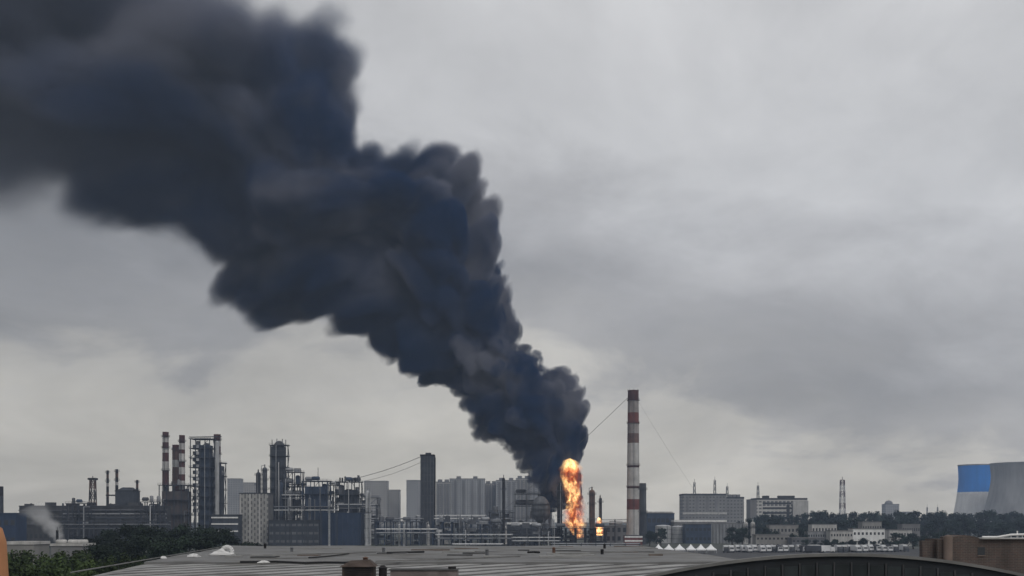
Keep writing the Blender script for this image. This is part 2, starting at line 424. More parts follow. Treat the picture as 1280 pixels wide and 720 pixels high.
for k in range(4):
    xx = -1.9 + k * 1.0
    MB().box(xx, xx + 0.75, -0.93, -0.9, 0.08, 0.42).build('panel', 'vent_mauve', t)
MB().cyl(1.85, -0.6, 0.57, 0.74, 0.26, 12).build('knob', 'soot', t)

# arched dark hall at the bottom right
def arched_hall():
    Y = 65.0
    t = thing('arched_hall', 'dark arched hall gable with a grey curved edge at the bottom right', 'hall', (X(1055, Y), Y, 0))
    zt = Z(692.5, Y)
    def arc(dx):                                          # height of the curved edge at dx metres from the crown
        return zt - (dx * dx) / (104.0 if dx < 0 else 92.0)
    x0, x1 = -21.5, 12.8
    n = 44; xs = [x0 + (x1 - x0) * i / n for i in range(n + 1)]
    # gable wall
    vs = []; fs = []
    for q in xs:
        vs += [(q, 0, 0), (q, 0, arc(q) - 0.02), (q, 0.4, 0), (q, 0.4, arc(q) - 0.02)]
    for i in range(n):
        a, b_ = 4 * i, 4 * i + 4
        fs += [(a, b_, b_+1, a+1), (a+3, b_+3, b_+2, a+2), (a+1, b_+1, b_+3, a+3)]
    fs += [(0, 1, 3, 2), (4*n, 4*n+2, 4*n+3, 4*n+1)]
    MB().add(vs, fs).build('wall', 'hall_dark', t)
    # shell falling away behind the gable, in lengthwise sheets
    for i in range(0, n, 2):
        q0, q2 = xs[i], xs[i+2]; v = []
        for yy, dz in ((0.45, 0.0), (4.0, -0.45), (9.0, -1.3)):
            for q in (q0 + 0.03, xs[i+1], q2 - 0.03): v.append((q, yy, arc(q) + dz))
        f = [(0,1,4,3),(1,2,5,4),(3,4,7,6),(4,5,8,7)]
        lo = [(a, b_, c - 0.12) for a, b_, c in v]
        f += [(9,0,3,12),(12,3,6,15),(2,11,14,5),(5,14,17,8),(6,7,16,15),(7,8,17,16),(0,9,10,1),(1,10,11,2)]
        MB().add(v + lo, f).build('roof_sheet', 'roof_dark', t)
    # curved edge trim
    vs = []; fs = []
    for q in xs:
        th = 0.13
        z = arc(q); vs += [(q, -0.18, z - th), (q, -0.18, z + 0.05), (q, 0.44, z + 0.05), (q, 0.44, z - th)]
    for i in range(n):
        a, b_ = 4 * i, 4 * i + 4
        fs += [(a, b_, b_+1, a+1), (a+1, b_+1, b_+2, a+2), (a+3, a, b_, b_+3)]
    fs += [(0, 1, 2, 3), (4*n, 4*n+3, 4*n+2, 4*n+1)]
    MB().add(vs, fs).build('edge_trim', 'trim_grey', t)
    # dark panes between posts
    pw = 1.02; k = x0 + 0.6
    rr = random.Random(2)
    while k + pw < x1 - 0.4:
        top = min(arc(k), arc(k + pw - 0.18)) - 0.62
        if top > 11.0:
            p = MB(); p.box(k, k + pw - 0.2, -0.05, 0.0, 10.0, top); p.build('pane', 'hall_pane', t)
        MB().box(k - 0.15, k - 0.05, -0.12, 0.0, 9.8, min(arc(k - 0.15), arc(k - 0.05)) - 0.5).build('post', 'steel_smoky', t)
        k += pw
    MB().box(x0 + 0.2, x1 - 0.2, 0.4, 9.0, 0, 10.0).build('body', 'hall_dark', t)
arched_hall()

# brown brick building at the right edge
Y = 105.0
t = thing('brick_building', 'low brown brick building at the right edge with a white roof rail', 'building', (X(1222, Y), Y, 0))
def bx(px): return X(px, Y) - X(1222, Y)
MB().box(bx(1172), bx(1330), 0, 3.2, 0, Z(674, Y)).build('wall', 'brick_brown', t)
MB().box(bx(1156), bx(1171.6), 0.6, 1.4, 0, Z(676, Y)).build('side_wing', 'brick_brown', t)
MB().lathe([(0.42, 0), (0.42, Z(672, Y)), (0.30, Z(669.5, Y)), (0.05, Z(668.5, Y))], 14, bx(1184), -0.18).build('corner_pier', 'brick_tan', t, smooth=True)
# curved crown of the wall
vs = []; fs = []; n = 16
for i in range(n + 1):
    q = bx(1190) + (bx(1224) - bx(1190)) * i / n; zz = Z(674, Y) + S(5, Y) * math.sin(math.pi * (0.15 + 0.75 * i / n))
    vs += [(q, 0.02, Z(674, Y) - 0.2), (q, 0.02, zz), (q, 3, zz), (q, 3, Z(674, Y) - 0.2)]
for i in range(n):
    a, b_ = 4*i, 4*i+4; fs += [(a, b_, b_+1, a+1), (a+1, b_+1, b_+2, a+2), (a+2, b_+2, b_+3, a+3)]
fs += [(0, 1, 2, 3), (4*n, 4*n+3, 4*n+2, 4*n+1)]
MB().add(vs, fs).build('curved_parapet', 'brick_brown', t)
MB().box(bx(1226), bx(1330), -0.35, 2.5, Z(674.4, Y) + 0.05, Z(674, Y) + 0.12).build('roof_slab', 'dull_white', t)
b = MB(); b.path([(bx(1226), -0.3, Z(671.5, Y)), (bx(1245), -0.3, Z(671.5, Y)), (bx(1262), -0.3, Z(668.5, Y)), (bx(1330), -0.3, Z(667, Y))], 0.11, 8)
b.build('roof_rail', 'white_paint', t)
for q in (1230, 1246, 1262, 1276): MB().cyl(bx(q), -0.3, Z(674, Y) + 0.1, Z(670.5 if q < 1250 else 668.6, Y), 0.04, 8).build('rail_post', 'white_paint', t)
MB().cyl(bx(1271), -0.1, Z(674, Y), Z(663.5, Y), 0.07, 8).build('antenna', 'white_paint', t)
for q in (1222,):
    f = MB(); f.box(bx(q), bx(q + 9), -0.04, 0.0, Z(694, Y), Z(684, Y)); wdw = f.build('window', 'window_dark', t)
    MB().box(bx(q) - 0.05, bx(q + 9) + 0.05, -0.10, -0.0, Z(694, Y) - 0.1, Z(694, Y)).build('sill', 'brick_tan', wdw)

# tan pole cut by the left edge
Y = 8.0
t = thing('wooden_pole', 'rounded tan wooden pole cut off by the left edge', 'pole', (X(-10, Y), Y, 0))
MB().lathe([(0.17, 0), (0.125, 14.9), (0.112, 15.6), (0.098, 15.85), (0.07, 15.95), (0.02, 15.985)], 20).build('shaft', 'wood_tan', t, smooth=True)
MB().lathe([(0.128, 15.38), (0.131, 15.40), (0.127, 15.46)], 20).build('band', 'rust', t, smooth=True)

# ================================================================== refinery kit
def ring_platform(parent, r, z, cx=0, cy=0, w_=1.1, m='steel_dark', name='platform'):
    b = MB(); n = 18
    b.lathe([(r, z - 0.12), (r + w_, z - 0.12), (r + w_, z), (r, z)], n, cx, cy)
    for k in range(9):
        a = 2 * math.pi * k / 9; p = (cx + (r + w_ - .05) * math.cos(a), cy + (r + w_ - .05) * math.sin(a))
        b.tube((*p, z), (*p, z + 1.2), 0.06, 4)
    for h in (0.6, 1.2):
        pts = [(cx + (r + w_ - .05) * math.cos(2*math.pi*k/n), cy + (r + w_ - .05) * math.sin(2*math.pi*k/n), z + h) for k in range(n + 1)]
        b.path(pts, 0.06, 4)
    return b.build(name, m, parent)

def ladder(parent, x, y, z0, z1, m='steel_dark'):
    b = MB()
    b.box(x - .35, x - .25, y - .05, y + .05, z0, z1); b.box(x + .25, x + .35, y - .05, y + .05, z0, z1)
    k = z0 + .6
    while k < z1: b.box(x - .25, x + .25, y - .04, y + .04, k, k + .08); k += 1.2
    return b.build('ladder', m, parent)

def stack(name, label, px, ytop, wt_, wb_, Y, bands, group=None, plats=(), cat='chimney', n=24):
    """banded stack; bands are (row in the photograph where the band starts, material) from the top down"""
    t = thing(name, label, cat, (X(px, Y), Y, 0), group)
    h = Z(ytop, Y); r1, r0 = S(wt_, Y) / 2, S(wb_, Y) / 2
    rad = lambda z: r0 + (r1 - r0) * z / h
    for i, (yy, m) in enumerate(bands):
        za = Z(yy, Y); zb = Z(bands[i+1][0], Y) if i + 1 < len(bands) else 0.0
        zb = max(zb, 0.0)
        if i == 0: prof = [(rad(zb), zb), (rad(za), za), (rad(za) * .78, za), (rad(za) * .76, za - 2.0)]
        else: prof = [(rad(zb), zb), (rad(za), za)]
        MB().lathe(prof, n).build('band', m, t, smooth=True)
    for yy in plats: ring_platform(t, rad(Z(yy, Y)) * 0.99, Z(yy, Y), w_=0.9)
    ladder(t, 0, -r0 - .12, 1.0, h * .97)
    return t

def vessel(name, label, px, ytop, wpx, Y, m='insul_dark', plats=(), group=None, pipe=True, neck=True, cat='column', taper=None):
    t = thing(name, label, cat, (X(px, Y), Y, 0), group)
    h = Z(ytop, Y); r = S(wpx, Y) / 2
    prof = [(r * 1.12, 0), (r * 1.0, 2.2)]
    if taper:
        for frac, rr in taper: prof.append((r * rr, h * frac))
        rt = r * taper[-1][1]
    else: rt = r
    prof += [(rt, h - rt * .9), (rt * .86, h - rt * .45), (rt * .55, h - rt * .15), (rt * .12, h)]
    MB().lathe(prof, 20).build('shell', m, t, smooth=True)
    # insulation bands
    b = MB(); k = 5.0
    while k < h - rt - 1:
        rr = r
        if taper:
            pr = sorted([(0, 1.0)] + [(f_ * h, q) for f_, q in taper])
            rr = r * [q for z_, q in pr if z_ <= k][-1]
            rr = max(rr, r * [q for z_, q in pr if z_ >= k][0] if [q for z_, q in pr if z_ >= k] else rr)
        b.lathe([(rr + .05, k), (rr + .05, k + .22)], 20); k += 6.5
    tag(b.build('insulation_bands', 'steel_grey', t), kind='stuff')
    for yy in plats: ring_platform(t, rt, Z(yy, Y))
    if neck:
        MB().lathe([(rt * .22, h - .3), (rt * .22, h + 1.6), (rt * .3, h + 1.6), (rt * .3, h + 1.9)], 10).build('nozzle', m, t)
    if pipe:
        p = MB(); a = R(200 + (px * 37) % 120); q = (math.cos(a) * (r + .6), math.sin(a) * (r + .6))
        p.path([(0, 0, h + 1.5), (q[0], q[1], h + 1.0), (q[0], q[1], 1.0)], max(.22, r * .10), 8)
        p.build('overhead_pipe', 'insul', t)
    ladder(t, r * .3, -r - .2, 1, h - rt)
    return t

def drum(parent, cx, cy, cz, r, L, m='insul', along='x', name='drum'):
    b = MB(); n = 14; pr = [(0.05, -L/2 - r*.45), (r*.6, -L/2 - r*.32), (r*.92, -L/2), (r, -L/2 + r*.1), (r, L/2 - r*.1), (r*.92, L/2), (r*.6, L/2 + r*.32), (.05, L/2 + r*.45)]
    b.lathe(pr, n)
    if along == 'x': b.v = [(z_ + cx, x_ + cy, y_ + cz) for x_, y_, z_ in b.v]
    else: b.v = [(x_ + cx, z_ + cy, y_ + cz) for x_, y_, z_ in b.v]
    return b.build(name, m, parent, smooth=True)

def steel_frame(name, label, x0, x1, ytop, Y, dep=12.0, lev=5, bays=3, m='steel_dark', group=None, fill='insul_dark', seed=0, dens=0.55, rail=True, brace=True, cat='steel frame', zbot=0.0, floors=True):
    """open process structure: posts, decks, handrails, bracing and the gear on its decks"""
    rn = random.Random(seed); cx = (x0 + x1) / 2
    t = thing(name, label, cat, (X(cx, Y), Y, 0), group)
    W = S(x1 - x0, Y); h = Z(ytop, Y); hw = W / 2; ps = max(.28, W * .012)
    xs = [-hw + W * i / bays for i in range(bays + 1)]
    for q in xs:
        for yy in (0, dep):
            MB().box(q - ps, q + ps, yy - ps, yy + ps, zbot, h).build('post', m, t)
    zs = [h * (i + 1) / lev for i in range(lev)]
    for i, z in enumerate(zs):
        if floors: MB().box(-hw - .9, hw + .9, -1.1, dep + .8, z - .35, z).build('deck', m, t)
        else:
            b = MB(); b.box(-hw, hw, -.25, .25, z - .6, z).box(-hw, hw, dep - .25, dep + .25, z - .6, z); b.build('beam', m, t)
        if rail and floors:
            for yy in (-1.0, dep + .7):
                b = MB()
                b.box(-hw - .85, hw + .85, yy - .05, yy + .05, z + 1.1, z + 1.22).box(-hw - .85, hw + .85, yy - .04, yy + .04, z + .55, z + .63)
                k = -hw - .8
                while k <= hw + .85: b.box(k - .05, k + .05, yy - .05, yy + .05, z, z + 1.12); k += 2.2
                b.build('handrail', m, t)
    if brace:
        for i, z in enumerate(zs):
            zl = zs[i-1] if i else 0
            q = rn.randrange(bays); a = (xs[q], -.05, zl); c = (xs[q+1], -.05, z - .35)
            if rn.random() < .5: a, c = (xs[q+1], -.05, zl), (xs[q], -.05, z - .35)
            MB().tube(a, c, .17, 5).build('brace', m, t)
    # stair flights up the side
    b = MB()
    for i, z in enumerate(zs):
        zl = zs[i-1] if i else 0; sgn = 1 if i % 2 else -1
        b.tube((hw + 1.4 - sgn * .0, dep * (.3 if sgn > 0 else .7), zl), (hw + 1.4, dep * (.7 if sgn > 0 else .3), z), .22, 5)
        b.box(hw + .8, hw + 2.0, dep * .2, dep * .8, z - .15, z)
    b.build('stair', m, t)
    # gear
    mm = ['insul', 'insul_dark', 'steel_grey', 'steel_blue', fill, fill]
    for i, z in enumerate([0] + zs):
        hl = (zs[0] if i < lev else 5.0)
        for q in range(bays):
            if rn.random() < dens:
                kind = rn.choice(['drum', 'vert', 'box', 'drum', 'vert']); mx = (xs[q] + xs[q+1]) / 2; bw = W / bays
                mt = rn.choice(mm); cyy = dep * rn.uniform(.25, .7)
                if kind == 'drum':
                    r = min(hl * .28, bw * .3, 2.0); drum(t, mx, cyy, z + r * 1.35, r, bw * .8, mt)
                elif kind == 'vert':
                    r = min(bw * .28, 2.0); hh = hl * rn.uniform(.55, .92)
                    MB().lathe([(r, z), (r, z + hh * .85), (r * .7, z + hh * .96), (.1, z + hh)], 14, mx, cyy).build('vessel', mt, t, smooth=True)
                else:
                    MB().box(mx - bw * .36, mx + bw * .36, cyy - 2, cyy + 2, z, z + hl * rn.uniform(.35, .8)).build('cabinet', mt, t)
    for q in range(rn.randint(2, 4)):
        xx = rn.uniform(-hw, hw); zt = rn.uniform(.5, 1.0) * h
        MB().path([(xx, -1.3, 0), (xx, -1.3, zt), (xx + rn.uniform(-3, 3), dep * .5, zt)], rn.uniform(.2, .42), 7).build('riser_pipe', rn.choice(['insul', 'steel_grey', 'insul_dark', 'steel_pale']), t)
    return t

def pipe_rack(name, label, x0, x1, ytop, Y, tiers=2, npipes=4, pmats=('insul', 'steel_grey', 'steel_pale'), group=None, seed=0, dep=5.0, gap=2.2):
    rn = random.Random(seed); cx = (x0 + x1) / 2
    t = thing(name, label, 'pipe rack', (X(cx, Y), Y, 0), group)
    W = S(x1 - x0, Y); hw = W / 2; h = Z(ytop, Y)
    nb = max(2, int(W / 9)); 
    for i in range(nb + 1):
        q = -hw + W * i / nb; b = MB()
        for yy in (0, dep): b.box(q - .2, q + .2, yy - .2, yy + .2, 0, h)
        for k in range(tiers): b.box(q - .18, q + .18, .2, dep - .2, h - k * gap - .95, h - k * gap - .6)
        b.build('trestle', 'steel_dark', t)
    for k in range(tiers):
        for j in range(npipes):
            r = rn.choice([.18, .25, .35, .45]); z = h - k * gap - .6 + r; yy = .5 + (dep - 1.0) * j / max(1, npipes - 1)
            MB().tube((-hw - .5, yy, z), (hw + .5, yy, z), r, 8).build('pipe', rn.choice(pmats), t)
    return t

def window_grid(t, m, xs, zs, ww, wh, y, name='window'):
    me = MB().box(-ww/2, ww/2, -.06, 0, 0, wh).mesh(name, m)
    for x_ in xs:
        for z_ in zs: put(name, me, t, (x_, y, z_))

def block(name, label, x0, x1, ytop, Y, dep, m, roof='roof_dark', group=None, cat='building', rows=0, cols=0, wm='window_dark', wfrac=(.55, .5), parapet=.6, zoff=0):
    cx = (x0 + x1) / 2; t = thing(name, label, cat, (X(cx, Y), Y, 0), group)
    W = S(x1 - x0, Y); h = Z(ytop, Y); hw = W / 2
    MB().box(-hw, hw, 0, dep, 0, h - parapet).build('wall', m, t)
    b = MB(); b.box(-hw - .25, hw + .25, -.25, dep + .25, h - parapet, h - parapet + .25)
    for a in ((-hw - .25, hw + .25, -.25, .15), (-hw - .25, hw + .25, dep - .15, dep + .25), (-hw - .25, -hw + .15, .15, dep - .15), (hw - .15, hw + .25, .15, dep - .15)):
        b.box(a[0], a[1], a[2], a[3], h - parapet + .25, h)
    b.build('roof', roof, t)
    if rows:
        ch, cw = (h - parapet) / rows, W / cols
        window_grid(t, wm, [-hw + cw * (i + .5) for i in range(cols)], [ch * (j + (1 - wfrac[1]) / 2) for j in range(rows)], cw * wfrac[0], ch * wfrac[1], 0)
    return t, hw, h

# ---------------------------------------------------------------- red and white chimney with guys
W_, R_, D_, P_ = 'dull_white', 'red_paint', 'red_soot', 'white_paint'; G_ = 'sooty_white'
YC = 800.0
ch = stack('chimney', 'tallest red and white banded chimney, standing alone right of the fire', 791.5, 488, 13.5, 17, YC,
    [(488, D_), (501, G_), (516, R_), (529, G_), (542, 'brown_red'), (554, W_), (582, D_), (584.5, W_), (608, D_), (610.5, W_), (624, R_), (637, W_), (670, R_)], n=32)
rad_ = lambda yy: S(13.5 + 3.5 * (yy - 488) / 190, YC) / 2
for yy in (500.5, 529, 582, 609): ring_platform(ch, rad_(yy), Z(yy, YC), w_=.7, m='red_soot')
b = MB()
zt = Z(500, YC)
for a in range(8):
    an = 2 * math.pi * a / 8; p = (math.cos(an) * rad_(490), math.sin(an) * rad_(490))
    b.tube((*p, Z(489, YC)), (*p, Z(486.5, YC)), .12, 4)
b.build('lightning_rods', 'soot', ch)
def guy(label, px0, py0, px1, py1, Y, dy, r=.16):
    """a straight stay from a mast head down to its ground anchor, through a second sighted point"""
    x0, z0 = X(px0, Y), Z(py0, Y); x1, z1 = X(px1, Y), Z(py1, Y)
    k = z0 / (z0 - z1); gx = x0 + (x1 - x0) * k
    b = MB(); n = 10; pts = []
    for i in range(n + 1):
        f = i / n; pts.append(((gx - x0) * f, dy * f, z0 * (1 - f) - 3.0 * math.sin(math.pi * f)))
    b.path(pts, r, 5); o = b.build('guy_wire', 'steel_grey', None, (x0, Y, 0)); tag(o, label, 'cable'); return o
guy('stay cable slanting from the chimney top down towards the smoke', 785, 497, 735, 541, YC, 6)
guy('stay cable dropping steeply from the chimney top on its right side', 798, 502, 817, 530, YC, 10, .05)
stack('dark_stack', 'short plain dark stack close against the right of the banded chimney', 803.5, 604, 8.5, 9.5, 770, [(604, 'insul_dark'), (640, 'steel_dark')], plats=(612, 640), cat='stack')

# ---------------------------------------------------------------- left stack group
BW = lambda ys: [(y_, (D_ if i % 2 == 0 else W_)) for i, y_ in enumerate(ys)]
stack('banded_stack', 'slim red and white stack standing leftmost in the tall stack group', 207, 540, 7.5, 9, 790, BW([540, 546, 553, 560, 566, 577, 588, 606, 622, 640]), 'banded stacks', (546, 560, 588))
stack('banded_stack', 'short stout rust red stack second in the tall stack group', 219.5, 556, 8, 9, 800, [(556, 'red_soot'), (561, 'rust'), (575, 'dull_white'), (584, 'rust'), (606, 'red_soot'), (625, 'rust')], 'banded stacks', (562,))
stack('banded_stack', 'red and white stack beside the lattice tower, its bands widest', 227.5, 544, 7, 8.5, 785, BW([544, 554, 562, 567, 577, 584, 593, 601, 612, 622]), 'banded stacks', (552, 577))
stack('banded_stack', 'red and white stack standing behind the right of the lattice tower', 271.5, 543, 8.5, 9, 815, BW([543, 551, 558, 568, 578, 590, 602, 615]), 'banded stacks', (550, 568))
t = steel_frame('lattice_tower', 'tall open steel tower with pale cells between the banded stacks', 238, 262, 548, 795, 13, 11, 2, 'steel_dark', fill='steel_pale', seed=3, dens=.35, cat='tower')
MB().box(-S(3, 795), S(10.5, 795), 1.5, 12, 0, Z(556, 795)).build('core', 'steel_blue', t)
for k in range(11):
    MB().box(-S(9.5, 795), -S(5, 795), 1.0, 8, Z(556 + k * 8, 795) - 2.6, Z(556 + k * 8, 795)).build('cabin', 'steel_dark', t)
    MB().box(-S(4.2, 795), -S(1, 795), -.9, -.4, Z(557 + k * 8, 795) - 1.9, Z(557 + k * 8, 795)).build('pale_panel', 'steel_pale', t)
MB().lathe([(S(3, 795), 0), (S(3, 795), Z(552, 795)), (S(1, 795), Z(550, 795))], 14, S(16.5, 795), 10).build('side_column', 'steel_pale', t, smooth=True)
t = steel_frame('coking_tower', 'bulky dark tower block below the right banded stack', 255, 276, 578, 806, 14, 6, 2, 'steel_dark', fill='insul_dark', seed=7, dens=.9, cat='tower')
MB().box(-S(11, 806), S(9.5, 806), 1.5, 12, 0, Z(582, 806)).build('core', 'steel_dark', t)
MB().lathe([(S(5.5, 806), Z(582, 806)), (S(5.5, 806), Z(575, 806)), (S(3, 806), Z(571, 806)), (.1, Z(570, 806))], 16, -S(3, 806), 6).build('dome', 'insul_dark', t, smooth=True)
MB().path([(X(236, 790) - X(265.5, 806), -14, Z(546.2, 790)), (X(276, 806) - X(265.5, 806), 2, Z(545.5, 806))], .35, 6).build('bridge_pipe', 'steel_dark', t)
t = steel_frame('heater_block', 'low brown furnace block at the feet of the banded stacks', 199, 236, 606, 780, 14, 4, 4, 'steel_dark', fill='heater_grey', seed=9, dens=.8, cat='furnace')
MB().box(-S(16, 780), S(15, 780), 1.5, 13, 0, Z(614, 780)).build('casing', 'heater_grey', t)

# far left small stacks
sm = [(134.5, 588, 3.0, 'slim black stack left of the paired small stacks by the dark cabin'), (146, 586.5, 3.6, 'slim black stack tallest of the small ones beside the dark cabin'), (171.5, 600, 3.0, 'shortest slim black stack right of the dark cabin')]
for px, yt, ww, lb in sm:
    stack('small_stack', lb, px, yt, ww, ww * 1.25, 760, [(yt, 'soot'), (yt + 5, 'rust'), (yt + 10, 'soot'), (yt + 16, 'dull_white'), (yt + 20, 'soot'), (yt + 27, 'rust'), (yt + 33, 'soot')], 'small stacks at the far left', (yt + 3, yt + 14), 'stack', 12)
def lattice_mast(name, label, px, ytop, wb, wt_, Y, m=('red_soot', 'dull_white'), nseg=7, ybot=None, group=None, cat='mast', r=.2):
    t = thing(name, label, cat, (X(px, Y), Y, 0), group); h = Z(ytop, Y)
    for k in range(nseg):
        b = MB(); za, zb = h * k / nseg, h * (k + 1) / nseg
        ra = (S(wb, Y) * (1 - k / nseg) + S(wt_, Y) * k / nseg) / 2; rb = (S(wb, Y) * (1 - (k + 1) / nseg) + S(wt_, Y) * (k + 1) / nseg) / 2
        ca = [(ra, ra), (-ra, ra), (-ra, -ra), (ra, -ra)]; cb = [(rb, rb), (-rb, rb), (-rb, -rb), (rb, -rb)]
        for i in range(4):
            j = (i + 1) % 4
            b.tube((*ca[i], za), (*cb[i], zb), r, 4); b.tube((*ca[i], za), (*cb[j], zb), r * .7, 4); b.tube((*ca[j], za), (*cb[i], zb), r * .7, 4)
            b.tube((*cb[i], zb), (*cb[j], zb), r * .8, 4)
        b.build('lattice_section', m[k % len(m)], t)
    MB().tube((0, 0, h), (0, 0, h + S(4, Y)), r * .8, 5).build('antenna', m[0], t)
    return t
t = lattice_mast('flare_mast', 'open lattice flare mast, first from the left edge', 116, 599, 9, 5.5, 760, ('soot', 'rust'), 6, r=.34)
MB().box(-2.6, 2.6, -2.6, 2.6, Z(600, 760), Z(597.5, 760)).build('platform', 'soot', t)
t, hw, h = block('dark_cabin', 'dark boxy cabin with a hipped top under the small stacks', 144, 167.5, 613, 750, 12, 'steel_dark', 'soot')
MB().add([(-hw*.9, .5, h), (hw*.9, .5, h), (hw*.9, 11, h), (-hw*.9, 11, h), (-hw*.45, 4, h+2.2), (hw*.5, 4, h+2.2), (hw*.5, 8, h+2.2), (-hw*.45, 8, h+2.2)], [(0,1,5,4),(1,2,6,5),(2,3,7,6),(3,0,4,7),(4,5,6,7)]).build('hipped_roof', 'steel_dark', t)
MB().path([(X(131, 750) - X(155.75, 750), 2, Z(619, 750)), (-hw, 2, Z(619, 750))], .5, 6).build('duct', 'soot', t)
# long dark sheds and racks on the left
t, hw, h = block('long_shed', 'long low dark shed under the small stacks at the far left', 24, 204, 632, 720, 16, 'steel_smoky', 'roof_dark', rows=2, cols=30, wfrac=(.6, .2))
for z_ in (Z(638, 720), Z(646, 720), Z(655, 720)): MB().box(-hw - .3, hw + .3, -.6, 0, z_ - .35, z_ + .35).build('ledge', 'insul_dark', t)
for q in range(7): MB().box(-hw + q * hw * .29 + 2, -hw + q * hw * .29 + 6 + q % 3, 3, 9, h - .35, h + 1.2 + q % 2).build('roof_house', 'steel_smoky', t)
for q in range(9): MB().cyl(-hw + (q + .5) * 2 * hw / 9, 6, h - .35, h + 1.6, .6, 10).build('roof_vent', 'steel_dark', t)
pipe_rack('pipe_rack', 'lower dark rack of pipes before the long shed at far left', 62, 210, 651, 680, 3, 3, ('insul_dark', 'steel_grey', 'steel_dark'), seed=1)
pipe_rack('pipe_rack', 'upper rack of dark pipes along the long shed roof line', 78, 205, 637, 705, 3, 4, ('insul_dark', 'steel_grey', 'steel_dark', 'insul'), seed=2, gap=2.6)
steel_frame('shed_frame', 'open steel frame left of the lattice flare mast', 84, 106, 629, 700, 8, 4, 3, 'steel_dark', fill='insul_dark', seed=51, dens=.6)
steel_frame('shed_frame', 'open steel frame between the dark cabin and the brown furnace', 176, 200, 627, 700, 8, 5, 3, 'steel_dark', fill='insul', seed=52, dens=.6)
rnc = random.Random(19)
for k in range(13):
    vessel('slim_column', 'slim column crowded among the central dark steelwork', rnc.uniform(342, 468), rnc.uniform(598, 636), rnc.choice([2.0, 2.8, 3.6, 4.4]), rnc.uniform(752, 830), rnc.choice(['insul', 'insul_dark', 'steel_grey', 'steel_blue', 'steel_pale']), (rnc.uniform(640, 648),), 'slim columns in the centre', rnc.random() < .5)
for k in range(9):
    vessel('short_column', 'short stubby column in the low steelwork before the hazy flats', rnc.uniform(475, 690), rnc.uniform(640, 658), rnc.choice([3.0, 4.0, 5.5]), rnc.uniform(725, 800), rnc.choice(['insul', 'steel_grey', 'steel_blue', 'steel_pale', 'dull_white']), (rnc.uniform(660, 664),), 'short columns before the flats', True)
for k, (xa, xb, yt, lb) in enumerate(((355, 376, 590, 'small high open frame beside the crowned column tower'), (410, 424, 606, 'narrow open frame between the two central dark structures'), (449, 472, 622, 'open frame around the foot of the smooth pale column'), (612, 640, 640, 'small open frame left of the bright shed'))):
    steel_frame('open_frame', lb, xa, xb, yt, 775 + 6 * k, 8, 6, 2, 'steel_dark', fill=['insul', 'steel_pale', 'insul', 'steel_grey'][k], seed=60 + k, dens=.7)
for k, (xa, xb, yt, Yk) in enumerate(((352, 400, 618, 770), (420, 470, 630, 748), (470, 545, 661, 705), (545, 640, 668, 700), (640, 700, 671, 705))):
    pipe_rack('cross_rack', 'cross pipe rack ' + ['high beside the crowned column tower', 'in front of the crowded structure', 'low before the slab tower', 'low before the teal structure', 'low left of the burning unit'][k], xa, xb, yt, Yk, 2, 3, ('steel_pale', 'insul', 'white_paint', 'steel_grey'), seed=70 + k, gap=2.4)
t, hw, h = block('dark_shed', 'very dark blue shed behind the white steam at the left edge', -30, 20, 641, 640, 14, 'steel_navy', 'steel_navy', rows=2, cols=6, wfrac=(.6, .3))
stack('edge_stack', 'dark stub of a stack cut by the left edge', 0.5, 608, 7, 8, 700, [(608, 'soot'), (620, 'steel_dark')], None, (), 'stack')
t, hw, h = block('pale_shed', 'low pale roofed shed behind the bushes at lower left', 4, 42, 677, 300, 10, 'concrete', 'dull_white', parapet=.8)
t, hw, h = block('pale_shed', 'small shed with a lumpy pale roof between the lower left bushes', 64, 103, 679.5, 280, 8, 'concrete_grey', 'dull_white', parapet=.6)
for q in (-.5, .1, .55): drum(t, q * hw * 1.3, 3, h + .4, .6, 2.4, 'dull_white', name='roof_tank')
t = lattice_mast('dark_post', 'thin black post in front of the white steam', 71.5, 663, 2.2, 1.8, 420, ('soot',), 4, r=.12, cat='post')

# ---------------------------------------------------------------- panel building and tall column
t, hw, h = block('panel_building', 'pale narrow building of upright striped panels among the dark steelwork', 299, 335, 616, 745, 16, 'panel_joint', 'roof_dark')
nst = 9; pw = 2 * hw / nst
for i in range(nst):
    MB().box(-hw + pw * i + .30, -hw + pw * i + 1.35, -.45, 0, .2, h - .8).build('rib', 'panel_pale' if i % 3 else 'dull_white', t)
    for j in range(9):
        z_ = h * j / 9 + .5 + (1.7 if i % 2 else 0)
        if z_ + 1.8 < h - .8: MB().box(-hw + pw * i + 1.45, -hw + pw * (i + 1) + .2, -.25, 0, z_, z_ + 1.8).build('panel', 'panel_pale', t)
t, hw, h = block('banded_office', 'small dark two storey office with bright ledges left of the panel building', 265, 297, 643, 730, 12, 'steel_dark', 'roof_dark')
for z_ in (Z(647, 730), Z(655, 730), Z(664, 730)): MB().box(-hw - .4, hw + .4, -.5, 0, z_ - .45, z_ + .45).build('ledge', 'white_paint', t)

t = steel_frame('column_tower', 'tallest dark column tower with a crowned top platform', 338, 356.5, 556, 800, 10, 9, 1, 'steel_dark', fill='insul_dark', seed=14, dens=0.0, cat='tower')
MB().box(-S(8.8, 800), S(7.2, 800), .6, 9, 0, Z(558, 800)).build('casing', 'steel_dark', t)
MB().lathe([(S(6.5, 800), Z(558, 800)), (S(6.5, 800), Z(555, 800)), (S(4, 800), Z(551.5, 800)), (S(1.5, 800), Z(550.5, 800))], 20, 0, 5).build('column_head', 'insul_dark', t, smooth=True)
for k in range(9): MB().box(-S(8.4, 800), S(6.8, 800), .45, .6, Z(563 + k * 9, 800) - .5, Z(563 + k * 9, 800)).build('cladding_joint', 'insul_dark', t)
for q in (-5, -1.5, 2.5, 5): MB().tube((q, 4, Z(556, 800)), (q, 4, Z(547.5 + abs(q) * .3, 800)), .28, 5).build('vent_pipe', 'steel_dark', t)
